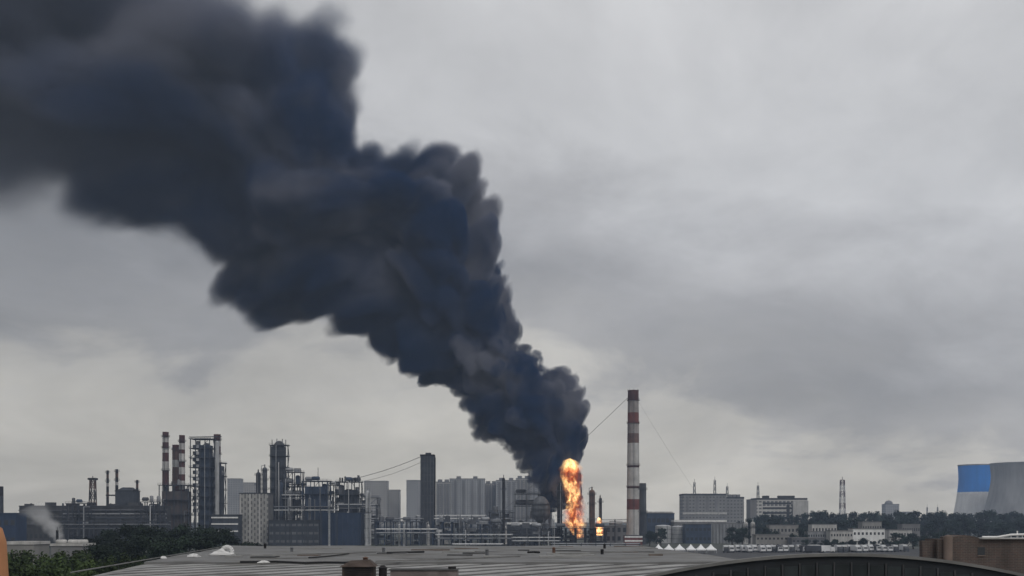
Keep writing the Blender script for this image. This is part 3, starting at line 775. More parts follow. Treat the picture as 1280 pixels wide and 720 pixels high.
vessel('vessel_column', 'short dark column with a platform, left of the crowned tower', 331, 584, 6, 790, 'insul_dark', (588, 600, 612), 'short dark columns')
vessel('vessel_column', 'shortest dark column, second left of the crowned tower', 323, 590, 6, 795, 'insul_dark', (594, 606), 'short dark columns')
block('far_flats', 'hazy apartment slab between the lattice tower and panel building', 284, 300, 598, 1500, 18, 'flats_grey', 'concrete_grey', 'far apartment blocks', 'flats')
block('far_flats', 'narrow hazy apartment tower just left of the crowned column tower', 299.5, 318, 603, 1560, 18, 'flats_warm', 'concrete_grey', 'far apartment blocks', 'flats')

# ---------------------------------------------------------------- central dark cluster
steel_frame('process_structure', 'wide dark deck structure right of the crowned column tower', 352, 382, 608, 780, 14, 6, 4, 'steel_dark', fill='steel_grey', seed=21, dens=.75)
t = steel_frame('process_structure', 'dark blue deck structure with a thin spike on its roof', 378, 409, 601, 765, 14, 5, 3, 'steel_blue', fill='steel_blue', seed=22, dens=.8)
MB().box(-S(13, 765), S(13, 765), 1.5, 12, 0, Z(608, 765)).build('core', 'steel_blue', t)
MB().tube((S(2.5, 765), 5, Z(601, 765)), (S(2.5, 765), 5, Z(584, 765)), .22, 5).build('spike', 'steel_dark', t)
t = steel_frame('process_structure', 'structure crowded with gear on top above the navy hall', 421, 449, 602, 770, 13, 5, 3, 'steel_dark', fill='insul_dark', seed=23, dens=.95)
MB().box(-S(11, 770), S(11, 770), 2.5, 11, 0, Z(612, 770)).build('core', 'steel_dark', t)
for q in range(7):
    rn = random.Random(q + 40); xx = S(-12 + q * 4, 770); hh = rn.uniform(1.5, 5)
    MB().cyl(xx, 5 + rn.uniform(-3, 3), Z(602, 770), Z(602, 770) + hh, rn.uniform(.5, 1.1), 10).build('roof_vessel', rn.choice(['insul_dark', 'soot', 'insul']), t)
t, hw, h = block('navy_hall', 'solid navy blue hall wall below the crowded structure', 399, 451, 641, 740, 18, 'steel_navy', 'steel_navy')
for q in range(8): MB().box(-hw + (q + .5) * hw / 4 - .18, -hw + (q + .5) * hw / 4 + .18, -.3, 0, 0, h - .8).build('rib', 'steel_blue', t)
t, hw, h = block('dark_hall', 'low dark hall below the dark blue deck structure', 336, 399, 650, 735, 14, 'steel_dark', 'roof_dark', rows=3, cols=9, wfrac=(.75, .3), wm='steel_grey')
vessel('pale_column', 'smooth pale grey column standing right of the navy hall', 460, 613, 7.5, 735, 'steel_pale', (640,), taper=[(.45, 1.0), (.8, .82)])
vessel('thin_column', 'thin pale upright pipe column in front of the dark blue structure', 411.5, 625, 2.6, 730, 'steel_pale', (), pipe=False)
vessel('thin_column', 'thin grey column against the left side of the dark blue structure', 387, 622, 3.4, 740, 'steel_grey', (640,), pipe=False)
pipe_rack('pipe_rack', 'rack with pale pipes high across the dark hall', 342, 420, 633, 728, 2, 4, ('steel_pale', 'insul', 'steel_grey'), seed=5)
block('far_flats', 'stepped hazy apartment block right of the crowded structure, taller part', 455, 484, 601, 1500, 20, 'flats_warm', 'concrete_grey', 'far apartment blocks', 'flats')
block('far_flats', 'stepped hazy apartment block, lower part at the gap before the slab tower', 484, 499, 612, 1520, 20, 'flats_warm', 'concrete_grey', 'far apartment blocks', 'flats')
block('far_flats', 'hazy apartment block partly hidden by the left of the slab tower', 508, 530, 600, 1480, 20, 'flats_grey', 'concrete_grey', 'far apartment blocks', 'flats')
# slab tower and its lines
t, hw, h = block('slab_tower', 'tall plain dark slab tower with cables running off its top', 525.5, 542.5, 568, 790, 10, 'steel_dark', 'soot', cat='tower', parapet=1.2)
for q in range(5): MB().box(-hw + .25 + q * (2 * hw - .5) / 4 - .22, -hw + .25 + q * (2 * hw - .5) / 4 + .22, -.28, 0, 0, h - 1.3).build('mullion', 'insul_dark', t)
for q in range(1, 13): MB().box(-hw - .2, hw + .2, -.36, -.285, h * q / 13 - .18, h * q / 13 + .18).build('spandrel', 'insul_dark', t)
MB().box(hw, hw + .9, 1, 5, 0, h - 2).build('service_duct', 'soot', t)
MB().box(-hw * .3, hw * .5, 3, 7, h - .95, h + 1.4).build('lift_house', 'steel_dark', t)
def span_cable(label, px0, py0, Y0, px1, py1, Y1, sag, r):
    a = Vector((X(px0, Y0), Y0, Z(py0, Y0))); c = Vector((X(px1, Y1), Y1, Z(py1, Y1))); b = MB(); n = 12
    b.path([(c - a) * (i / n) + Vector((0, 0, -sag * math.sin(math.pi * i / n))) for i in range(n + 1)], r, 5)
    tag(b.build('overhead_cable', 'steel_grey', None, a), label, 'cable')
span_cable('upper cable from the slab tower top towards the crowded structure', 526, 571, 792, 449, 597, 775, 1.0, .20)
span_cable('lower cable from the slab tower down behind the pale column', 526, 578, 793, 452, 602, 776, 1.5, .13)
steel_frame('process_structure', 'low deck structure at the foot of the slab tower', 470, 524, 652, 745, 12, 4, 5, 'steel_blue', fill='steel_grey', seed=31, dens=.7)
steel_frame('process_structure', 'low teal deck structure right of the slab tower', 541, 612, 652, 750, 12, 4, 6, 'steel_blue', fill='insul', seed=32, dens=.6)
pipe_rack('pipe_rack', 'rack with bright pale pipes at the foot of the hazy flats', 520, 607, 644, 790, 2, 4, ('steel_pale', 'white_paint', 'insul'), seed=6)
pipe_rack('pipe_rack', 'rack of grey pipes between the pale column and slab tower', 448, 528, 648, 770, 2, 4, ('insul', 'steel_grey', 'steel_pale'), seed=8)
pipe_rack('pipe_rack', 'low rack with a white pipe just above the warehouse roof', 566, 628, 680, 640, 1, 3, ('white_paint', 'steel_pale', 'insul'), seed=12)
for px, lb in ((499, 'left of a pair of thin pale posts below the slab tower'), (505, 'right of a pair of thin pale posts below the slab tower')):
    vessel('thin_column', lb, px, 655, 2.4, 715, 'steel_pale', (), pipe=False, cat='post')
t = thing('tee_post', 'pale T shaped post in the low teal steelwork', 'post', (X(548.5, 710), 710, 0))
MB().box(-.6, .6, -.4, .4, 0, Z(665, 710)).build('post', 'steel_pale', t); MB().box(-1.9, 1.9, -.5, .5, Z(665, 710), Z(662, 710)).build('head', 'steel_pale', t)
steel_frame('tank_frame', 'low steel frame holding small drums left of the thin mast', 582, 627, 655, 720, 9, 3, 3, 'steel_dark', fill='insul', seed=33, dens=.8)
vessel('thin_mast_column', 'thin tall black column before the hazy flats left of the smoke', 629.5, 597, 3.6, 770, 'soot', (612, 640), pipe=False)
# long hazy apartment row
rw = [(545, 563, 602), (562, 606, 598), (606, 622, 604), (620, 646, 600), (645, 664, 597.5), (663, 690, 599)]
nm = ['leftmost slab of the long hazy apartment row behind the slab tower', 'broad second slab of the long hazy apartment row', 'low linking slab in the middle of the hazy apartment row', 'slab of the hazy apartment row behind the thin black column', 'slightly tallest slab of the hazy apartment row near the smoke', 'last slab of the hazy apartment row, half behind the smoke']
for i, (a, c, y_) in enumerate(rw):
    t, hw, h = block('far_flats', nm[i], a, c, y_, 1500 + 12 * (i % 3), 22, 'flats_grey' if i % 2 else 'flats_warm', 'concrete_grey', 'far apartment blocks', 'flats', parapet=1.2)
    for q in (-.5, .45): MB().box(q * hw - 3, q * hw + 3, 6, 12, h - .9, h + 3.2).build('lift_house', 'concrete_grey', t)
    for q in (-.66, -.2, .3, .72): MB().box(q * hw - 1.6, q * hw + 1.6, -1.1, 0, 3, h - 3).build('balcony_stack', 'concrete_grey', t)

# ---------------------------------------------------------------- around the fire
steel_frame('process_structure', 'grey deck structure with a flat top left of the fire', 644, 688, 617, 815, 14, 4, 3, 'steel_grey', fill='insul', seed=41, dens=.8)
t = thing('storage_sphere', 'dull grey rounded tank under the flat topped structure', 'tank', (X(676, 790), 790, 0))
b = MB(); pr = [(0.05, Z(655, 790))] + [(S(12, 790) * math.cos(R(a)), Z(637, 790) + S(17, 790) * math.sin(R(a))) for a in range(-75, 90, 15)] + [(0.05, Z(620, 790))]
b.lathe(pr, 22).build('shell', 'steel_grey', t, smooth=True)
for yy in (630, 637, 645): ring_platform(t, S(11.2, 790), Z(yy, 790), w_=1.2)
ladder(t, 2, -S(12.4, 790), 1, Z(624, 790))
for a in range(6): MB().cyl(math.cos(a) * S(10, 790), math.sin(a) * S(10, 790), 0, Z(638, 790), .35, 8).build('leg', 'steel_grey', t)
t, hw, h = block('bright_shed', 'small shed with a bright white flat roof left of the fire', 634, 671, 653, 740, 10, 'steel_dark', 'white_paint', rows=1, cols=6, wfrac=(.6, .25), parapet=1.3)
steel_frame('process_structure', 'low dark frame under the bright shed roof near the fire', 638, 690, 660, 720, 10, 3, 4, 'steel_dark', fill='insul', seed=42, dens=.8)
vessel('pale_column', 'thin pale column just left of the burning unit', 691.5, 648, 3.6, 730, 'steel_pale', (), pipe=False)
vessel('burnt_column', 'soot black column left of the flames inside the burning unit', 699.5, 606, 6.5, 770, 'soot', (616, 630, 645), 'burnt columns')
vessel('burnt_column', 'soot black column hidden behind the flames', 716, 600, 8, 818, 'soot', (620,), 'burnt columns')
vessel('burnt_column', 'scorched brown column right of the flames', 740, 612, 7.5, 768, 'rust', (618, 630, 650), 'burnt columns')
vessel('burnt_column', 'thin sooty column beyond the scorched one beside the small flame', 750.5, 622, 4, 806, 'soot', (628,), 'burnt columns')
steel_frame('burning_unit', 'blackened deck structure at the foot of the flames', 683, 757, 660, 762, 12, 3, 6, 'soot', fill='steel_dark', seed=43, dens=.6)
pipe_rack('pipe_rack', 'low dark rack with pale pipes in front of the burning unit', 690, 800, 679, 690, 2, 4, ('steel_pale', 'insul', 'steel_grey'), seed=14, gap=1.6)
pipe_rack('pipe_rack', 'rack with pale pipes between small flame and banded chimney', 752, 786, 649, 812, 3, 4, ('steel_pale', 'insul', 'white_paint'), seed=15)
t, hw, h = block('grey_hut', 'grey hut at the left foot of the banded chimney', 757, 784, 656, 830, 12, 'concrete_grey', 'roof_dark', rows=2, cols=4)
drum(t, 0, 4, h + 1.4, 1.8, 9, 'dull_white', name='roof_tank')
t, hw, h = block('red_white_base', 'red and white banded hut at the foot of the chimney', 781, 803, 669, 760, 8, 'red_paint', 'roof_dark', parapet=.5)
for z_ in (Z(671, 760), Z(676, 760)): MB().box(-hw - .1, hw + .1, -.2, 0, z_ - .6, z_ + .5).build('stripe', 'white_paint', t)

# ---------------------------------------------------------------- right: works, offices, tents, trucks
t, hw, h = block('dark_store', 'dark flat roofed store right of the chimney foot', 809, 843, 641, 900, 20, 'steel_blue', 'concrete_grey', rows=2, cols=6, wfrac=(.7, .3))
MB().box(-hw - .5, hw * .9, -.6, 18, h, h + 1.0).build('upper_slab', 'dull_white', t)
t, hw, h = block('pale_works', 'long works building with a white roof strip below the grey block', 843, 908, 650, 880, 18, 'concrete_grey', 'white_paint', rows=2, cols=14, wfrac=(.6, .35), parapet=1.6)
for i, (px, ww, lb) in enumerate([(829, 20, 'broad pale tank left of the works building'), (848, 17, 'narrower pale tank right beside the broad one')]):
    t = thing('storage_tank', lb, 'tank', (X(px, 820), 820, 0), 'storage tanks'); r = S(ww, 820) / 2; h = Z(656 + i, 820)
    MB().lathe([(r, 0), (r, h - .8), (r * .6, h - .2), (.1, h)], 28).build('shell', 'steel_pale', t, smooth=True)
    b = MB(); [b.lathe([(r + .12, h * q / 4 - .12), (r + .12, h * q / 4 + .12)], 28) for q in (1, 2, 3)]; b.build('wind_girder', 'steel_grey', t)
    ladder(t, r * .4, -r - .1, .5, h)
t, hw, h = block('blue_shed', 'dark blue grey shed right of the pale tanks', 857, 889, 655, 800, 14, 'steel_blue', 'steel_dark', rows=2, cols=6, wfrac=(.6, .3))
t, hw, h = block('grey_shed', 'light grey upright clad shed right of the blue grey shed', 889, 930, 654, 800, 14, 'insul', 'concrete_grey')
for q in range(10): MB().box(-hw + (q + .5) * hw / 5 - .3, -hw + (q + .5) * hw / 5 + .3, -.35, 0, 0, h - .8).build('cladding_rib', 'steel_grey', t)
for px, lb in ((932, 'left of two pale upright silos beside the grey shed'), (941, 'right of two pale upright silos beside the grey shed')):
    vessel('silo', lb, px, 652, 5.5, 780, 'dull_white', (658,), 'silos', False, cat='silo')
t, hw, h = block('grey_block', 'broad grey concrete block with masts on its roof', 854, 908, 617, 1300, 30, 'block_grey', 'roof_dark', parapet=2.0)
MB().box(-hw - .6, hw + .6, -.7, 0, Z(643, 1300), Z(640.5, 1300)).build('ledge', 'dull_white', t)
for q in (-.8, -.35, .12, .55): MB().box(q * hw - 1.5, q * hw + 1.5, -.5, 0, Z(639, 1300), Z(622, 1300)).build('pier', 'concrete_grey', t)
t, hw, h = block('grey_block', 'lower grey wing joined to the right of the broad block', 908, 930, 621, 1310, 26, 'block_grey', 'roof_dark', parapet=2.0)
for q in (-.5, 0, .5): MB().box(q * hw - 2, q * hw + 2, 6, 12, h - 1.7, h + 3).build('roof_house', 'concrete_grey', t)
for px, yt, lb in ((868, 603, 'lattice mast on the left of the broad grey block roof'), (893.5, 600, 'tallest lattice mast on the broad grey block roof'), (909, 608, 'short lattice mast at the right of the broad grey block'), (947.5, 607, 'lattice mast over the left corner of the white office')):
    lattice_mast('roof_mast', lb, px, yt, 5, 2, 1335, ('steel_dark',), 9, r=.26)
t, hw, h = block('white_office', 'white office building with window bands and dark roof', 945, 1009, 622.5, 1150, 24, 'office_white', 'roof_dark', parapet=1.8)
for z_ in (Z(628, 1150), Z(634, 1150), Z(640, 1150), Z(646, 1150)):
    MB().box(-hw + 7, hw * .38, -.15, 0, z_ - 2.0, z_).build('window_band', 'window_dark', t)
for px in (983, 990): MB().box(X(px, 1150) - X(977, 1150), X(px + 4, 1150) - X(977, 1150), -.4, 0, Z(650, 1150), Z(631, 1150)).build('stair_window', 'window_dark', t)
for q in (-.55, .05, .25, .45): MB().box(q * hw - 3, q * hw + 3, 5, 12, h - 1.5, h + 2.6).build('roof_house', 'roof_dark', t)
MB().box(hw * .42, hw + .5, -3, 0, 0, Z(626, 1150)).build('front_wing', 'dull_white', t)
t, hw, h = block('side_office', 'dim grey annex left of the white office', 938, 946, 624, 1145, 20, 'concrete_grey', 'roof_dark')
lattice_mast('radio_mast', 'red and white lattice radio mast above the trees', 1053, 600, 7, 4.5, 1700, ('red_soot', 'dull_white'), 9, r=.5)
t, hw, h = block('domed_block', 'dim stepped tower block above the trees near the cooling tower', 1107, 1124, 630, 1900, 20, 'flats_grey', 'concrete_grey', cat='building')
MB().lathe([(7, h - .3), (6.5, h + 3), (4, h + 5.5), (.5, h + 6.5)], 14, -3, 10).build('crown', 'concrete_grey', t)
t, hw, h = block('low_dome_hall', 'low rounded hall roof at the tree line', 1131, 1147, 639.5, 1800, 20, 'flats_grey', 'concrete_grey', cat='building')
for px, lb in ((1159, 'left of two tiny pylons at the tree line'), (1172, 'right of two tiny pylons at the tree line')):
    lattice_mast('tiny_pylon', lb, px, 634, 3, 1, 1900, ('steel_grey',), 5, r=.25, cat='pylon')
for a, c, yt, yy, m, lb in ((1066, 1106, 660.5, 700, 'white_paint', 'white shed standing bright before the dark trees'), (1038, 1066, 663, 690, 'dull_white', 'dull white shed left of the bright white one'), (1010, 1034, 664, 700, 'insul', 'grey low shed in the trees right of the white office'), (945, 985, 668, 650, 'concrete', 'low pale shed behind the parked trucks'), (990, 1030, 672, 640, 'steel_grey', 'low grey shed behind the trucks, right of the pale one'), (1112, 1140, 662, 720, 'dull_white', 'pale shed right of the bright white one'), (962, 998, 656, 760, 'concrete', 'pale works roof among trees below the white office'), (1015, 1046, 655, 770, 'dull_white', 'small pale house among the trees right of the white office'), (1078, 1102, 652, 775, 'concrete', 'grey house roof among the trees above the bright white shed'), (1128, 1150, 655, 770, 'concrete_grey', 'dim grey house among the trees near the brown building')):
    t, hw, h = block('low_shed', lb, a, c, yt, yy, 10, m, 'concrete_grey', rows=2, cols=8, wfrac=(.5, .3), parapet=.5, group='low sheds on the right')

def tent(label, px, ybase, wpx, Y):
    t = thing('peaked_tent', label, 'tent', (X(px, Y), Y, 0), 'white peaked tents')
    r = S(wpx, Y) / 2; e = 2.0; top = 4.6
    b = MB(); pr = [(1.0, 0.0), (.55, .34), (.22, .72), (.03, 1.0)]; vs = []
    for k, f in pr: vs += [(s_ * r * k, q_ * r * k, e + (top - e) * f) for s_, q_ in ((-1, -1), (1, -1), (1, 1), (-1, 1))]
    fs = [(4*k+i, 4*k+(i+1) % 4, 4*k+4+(i+1) % 4, 4*k+4+i) for k in range(3) for i in range(4)] + [(12, 13, 14, 15), (3, 2, 1, 0)]
    b.add(vs, fs).build('canopy', 'tent', t)
    MB().box(-r, r, -r - .02, -r + .02, e - .5, e).build('valance', 'tent', t)
    for s_ in (-1, 1):
        for q_ in (-1, 1): MB().box(s_ * r * .94 - .06, s_ * r * .94 + .06, q_ * r * .94 - .06, q_ * r * .94 + .06, 0, e).build('pole', 'steel_pale', t)
tn = ['first', 'second', 'third', 'fourth', 'fifth', 'sixth']
for i, px in enumerate((823, 836, 849.5, 863.5, 876, 888.5)):
    tent('white peaked tent, %s from the chimney end of the tent row' % tn[i], px, 690, 12.6 if i in (2, 5) else 11.6, 556)

def make_truck(name, cab, box, L=6.5):
    t = thing(name, '', 'truck')
    MB().box(-1.2, 1.2, 2.3, 2.3 + L, .9, 3.7).build('cargo_box', box, t)
    b = MB(); b.add([(-1.15, 0, .6), (1.15, 0, .6), (1.15, 2.1, .6), (-1.15, 2.1, .6), (-1.15, 0, 1.7), (1.15, 0, 1.7), (1.1, .35, 2.9), (-1.1, .35, 2.9), (1.1, 2.1, 2.9), (-1.1, 2.1, 2.9), (1.15, 2.1, 1.7), (-1.15, 2.1, 1.7)],
        [(0, 1, 5, 4), (4, 5, 6, 7), (7, 6, 8, 9), (1, 2, 10, 5), (5, 10, 8, 6), (3, 0, 4, 11), (11, 4, 7, 9), (2, 3, 11, 10), (10, 11, 9, 8), (3, 2, 1, 0)]); b.build('cab', cab, t)
    MB().add([(-1.0, .02, 1.8), (1.0, .02, 1.8), (.98, .30, 2.75), (-.98, .30, 2.75), (-1.0, -.02, 1.8), (1.0, -.02, 1.8), (.98, .26, 2.75), (-.98, .26, 2.75)], [(4, 5, 6, 7), (0, 3, 2, 1), (0, 1, 5, 4), (2, 3, 7, 6), (1, 2, 6, 5), (3, 0, 4, 7)]).build('windscreen', 'window_dark', t)
    MB().box(-1.18, 1.18, -.12, 0, .45, .85).build('bumper', 'truck_dark', t)
    for yy in (1.1, L - .3, L + 1.2):
        for s_ in (-1, 1):
            b = MB(); b.lathe([(.5, -.15), (.5, .15)], 12); b.v = [(z_ + s_ * 1.0, x_ + yy, y_ + .5) for x_, y_, z_ in b.v]; b.build('wheel', 'rubber', t)
    return t
protoA = make_truck('box_truck', 'truck_white', 'truck_white'); protoB = make_truck('box_truck', 'truck_dark', 'truck_white'); protoC = make_truck('box_truck', 'truck_white', 'truck_dark', 8)
rn = random.Random(5); used = set()
pxs = []
q = 908.0
while q < 1142:
    pxs.append(q); q += rn.choice([6.8, 7.4, 8.0, 9.5, 12.5 if q > 1020 else 7])
TL = {'A': 'all white box truck parked nose on in the long truck row', 'B': 'dark cab truck with a white box parked in the long truck row', 'C': 'white cab truck with a dark load parked in the long truck row'}
for i, px in enumerate(pxs):
    k = rn.choice('AAABBC'); pr = {'A': protoA, 'B': protoB, 'C': protoC}[k]
    o = pr if k not in used else copy_tree(pr); used.add(k)
    Yt = 566 + rn.uniform(-4, 10) + max(0, (px - 1030)) * .12
    o.location = (X(px, Yt), Yt, .012); o.rotation_euler = (0, 0, R(rn.uniform(-7, 7) + (90 if (1030 < px < 1050) else 0)))
    tag(o, TL[k], 'truck', {'A': 'all white trucks in the row', 'B': 'dark cab trucks in the row', 'C': 'dark load trucks in the row'}[k])
for k, pr in (('A', protoA), ('B', protoB), ('C', protoC)):
    if k not in used:
        for c in list(pr.children): bpy.data.objects.remove(c)
        bpy.data.objects.remove(pr)

# ---------------------------------------------------------------- cooling towers
def cooling_tower(label, px, ytop, wpx, Y, band):
    t = thing('cooling_tower', label, 'cooling tower', (X(px, Y), Y, 0), 'cooling towers')
    r = S(wpx, Y) / 2; h = Z(ytop, Y); n = 56
    def rr(f): return r * (0.93 + 0.62 * max(0, (0.80 - f)) ** 1.5 + 0.35 * max(0, f - .80) ** 1.4)
    def seg(f0, f1, k): return [(rr(f0 + (f1 - f0) * i / k), h * (f0 + (f1 - f0) * i / k)) for i in range(k + 1)]
    cut = band or 0.62
    MB().lathe(seg(.06, cut, 14), n).build('lower_shell', 'tower_shell' if band else 'tower_grey', t, smooth=True)
    MB().lathe(seg(cut, .985, 8) , n).build('upper_shell', 'tower_blue' if band else 'tower_grey', t, smooth=True)
    MB().lathe([(rr(.985) * 1.012, h * .983), (rr(1) * 1.012, h), (rr(1) * .95, h), (rr(1) * .93, h * .96)], n).build('rim', 'tower_grey', t, smooth=True)
    if band: MB().lathe([(rr(cut - .03) * 1.004, h * (cut - .03)), (rr(cut - .004) * 1.004, h * (cut - .004))], n).build('painted_band', 'white_paint', t, smooth=True)
    for q in range(1, 9):
        f_ = .1 + .1 * q
        MB().lathe([(rr(f_) * 1.0025, h * f_), (rr(f_ + .004) * 1.0025, h * (f_ + .004))], n).build('lift_ring', 'tower_blue' if band and f_ > cut else ('tower_shell' if band else 'tower_grey'), t, smooth=True)
    for k in range(28):
        a = 2 * math.pi * k / 28; a2 = a + math.pi / 28
        MB().tube((rr(0) * math.cos(a), rr(0) * math.sin(a), 0), (rr(.06) * math.cos(a2), rr(.06) * math.sin(a2), h * .062), .7, 6).build('leg', 'tower_shell', t)
    return t
cooling_tower('grey and white cooling tower with a broad bright blue band on top', 1222, 581, 48, 1900, .585)
cooling_tower('plain grey cooling tower cut by the right edge, in front of the blue one', 1279, 579, 80, 1780, None)

# ================================================================== trees
def tree_meshes(seed, m, leaf, nleaf, squat=1.0):
    """unit tree, 1 m tall: tapered trunk with limbs, crown of leaf faces in uneven clumps"""
    rn = random.Random(seed); tb = MB(); k = 0
    pts = [(0, 0, 0)]
    for i in range(1, 5): pts.append((pts[-1][0] + rn.uniform(-.02, .02), pts[-1][1] + rn.uniform(-.02, .02), .16 * i))
    for i in range(4): tb.lathe([(.032 * (1 - i * .2), 0), (.032 * (1 - (i + 1) * .2), 1)], 7); n0 = len(tb.v) - 14; a, c = Vector(pts[i]), Vector(pts[i+1]); tb.v[n0:] = [tuple(Vector((x_, y_, 0)) + a.lerp(c, z_)) for x_, y_, z_ in tb.v[n0:]]
    clumps = []
    for i in range(13):
        a = rn.uniform(0, 2 * math.pi); z = rn.uniform(.30, .88); rr = rn.uniform(.05, .27) * (1.15 - abs(z - .5) * 1.3) * squat
        clumps.append((Vector((rr * math.cos(a), rr * math.sin(a), z)), rn.uniform(.10, .19)))
    clumps.append((Vector((rn.uniform(-.04, .04), 0, .86)), .13))
    for c, r in clumps[:9]:
        st = Vector(pts[min(4, max(1, int(c.z / .2)))]); tb.tube(st, st.lerp(c, .9), .010, 4)
    vs = []; fs = []
    for i in range(nleaf):
        c, r = clumps[rn.randrange(len(clumps))]
        d = Vector((rn.gauss(0, 1), rn.gauss(0, 1), rn.gauss(0, 1))).normalized()
        p = c + d * r * (rn.random() ** .4) * rn.uniform(.75, 1.15); p.z = min(p.z, .995)
        nrm = (d + Vector((rn.gauss(0, .6), rn.gauss(0, .6), rn.gauss(0, .6) + .3))).normalized()
        u = nrm.orthogonal().normalized(); q = Matrix.Rotation(rn.uniform(0, 6.28), 3, nrm); u = q @ u; v_ = nrm.cross(u); l = leaf * rn.uniform(.6, 1.4)
        o = len(vs); vs += [p - u * l, p + v_ * l * .6, p + u * l, p - v_ * l * .6]; fs.append((o, o+1, o+2, o+3))
    cb = MB(); cb.add(vs, fs)
    return tb.mesh('trunk', 'bark'), cb.mesh('crown', m)
T_near = [tree_meshes(s_, 'leaf_dark', .020, 4200) for s_ in (1, 2, 3)]
T_bush = [tree_meshes(s_, 'leaf_mid', .024, 3200, 1.4) for s_ in (5, 6, 7)]
T_far = [tree_meshes(s_, 'leaf_far', .034, 1500, 1.25) for s_ in (8, 9, 10, 12)]
rn = random.Random(77)
def plant(name, kit, label, group, px, ytop, Y, wide=1.0, cat='tree'):
    h = Z(ytop, Y); t = thing(name, label, cat, (X(px, Y), Y, 0), group, rn.uniform(0, 6.28))
    tm, cm = rn.choice(kit)
    for nm_, me in (('trunk', tm), ('crown', cm)):
        o = put(nm_, me, t); o.scale = (h * wide, h * wide, h)
for px, yt, Y in ((118, 668, 300), (140, 661, 330), (163, 655, 340), (185, 656, 310), (207, 658, 325), (230, 652, 350), (252, 655, 330), (272, 660, 300), (292, 668, 310), (150, 672, 250), (180, 668, 260), (205, 670, 240), (232, 667, 255), (258, 670, 245), (282, 677, 235), (128, 680, 220), (306, 676, 300), (322, 679, 320)):
    plant('broadleaf_tree', T_near, 'dark broadleaf tree in the dense clump behind the roof corner', 'dark trees behind the roof corner', px, yt + rn.uniform(-1, 1), Y, 1.15)
for px, yt, Y, lb in ((14, 688, 170, 'green bush beside the tan pole, back row'), (34, 687, 180, 'green bush under the low pale roofed shed'), (56, 689, 165, 'green bush between the two pale sheds'), (78, 686, 175, 'green bush under the lumpy roofed shed'), (98, 688, 185, 'green bush at the right end of the lumpy roofed shed'), (20, 700, 120, 'green bush nearest the tan pole, front row'), (50, 703, 115, 'middle green bush of the front row in the lower left corner'), (82, 704, 120, 'green bush of the front row nearest the roof corner'), (110, 696, 140, 'green bush touching the left tip of the warehouse roof'), (135, 693, 150, 'green bush beside the roof edge under the dark trees'), (158, 690, 165, 'green bush farthest along the roof edge')):
    plant('green_bush', T_bush, lb, 'green bushes lower left', px, yt, Y, .85, 'bush')
q = 948
while q < 1300:
    plant('belt_tree', T_far, 'far dark tree on the skyline of the belt below the cooling towers', 'skyline trees', q, rn.uniform(636.5, 641.5) + (5 if q < 1000 else 0), rn.uniform(1010, 1080), 1.0); q += rn.uniform(7, 11)
q = 925
while q < 1300:
    plant('belt_tree', T_far, 'dark tree in the middle of the belt behind the white sheds', 'middle trees of the belt', q, rn.uniform(646, 655), rn.uniform(800, 880), 1.15); q += rn.uniform(8, 13)
q = 1008
while q < 1200:
    plant('belt_tree', T_far, 'low dark tree in front of the white sheds', 'front trees of the belt', q, rn.uniform(671, 677) - (8 if q > 1110 else 0), rn.uniform(610, 650), 1.5); q += rn.uniform(9, 14)
q = 735
for px, lb in ((812, 'small dark tree at the right foot of the short dark stack'), (826, 'small dark tree before the broad pale tank'), (915, 'small dark tree at the foot of the light grey shed'), (922, 'small dark tree leaning against the left silo'), (928, 'small dark tree between the two pale silos'), (958, 'small dark tree behind the low pale shed, left one'), (970, 'small dark tree behind the low pale shed, right one'), (1000, 'small dark tree below the right end of the white office')):
    plant('works_tree', T_far, lb, 'trees among the works', px, rn.uniform(655, 663), rn.uniform(690, 730), 1.2)

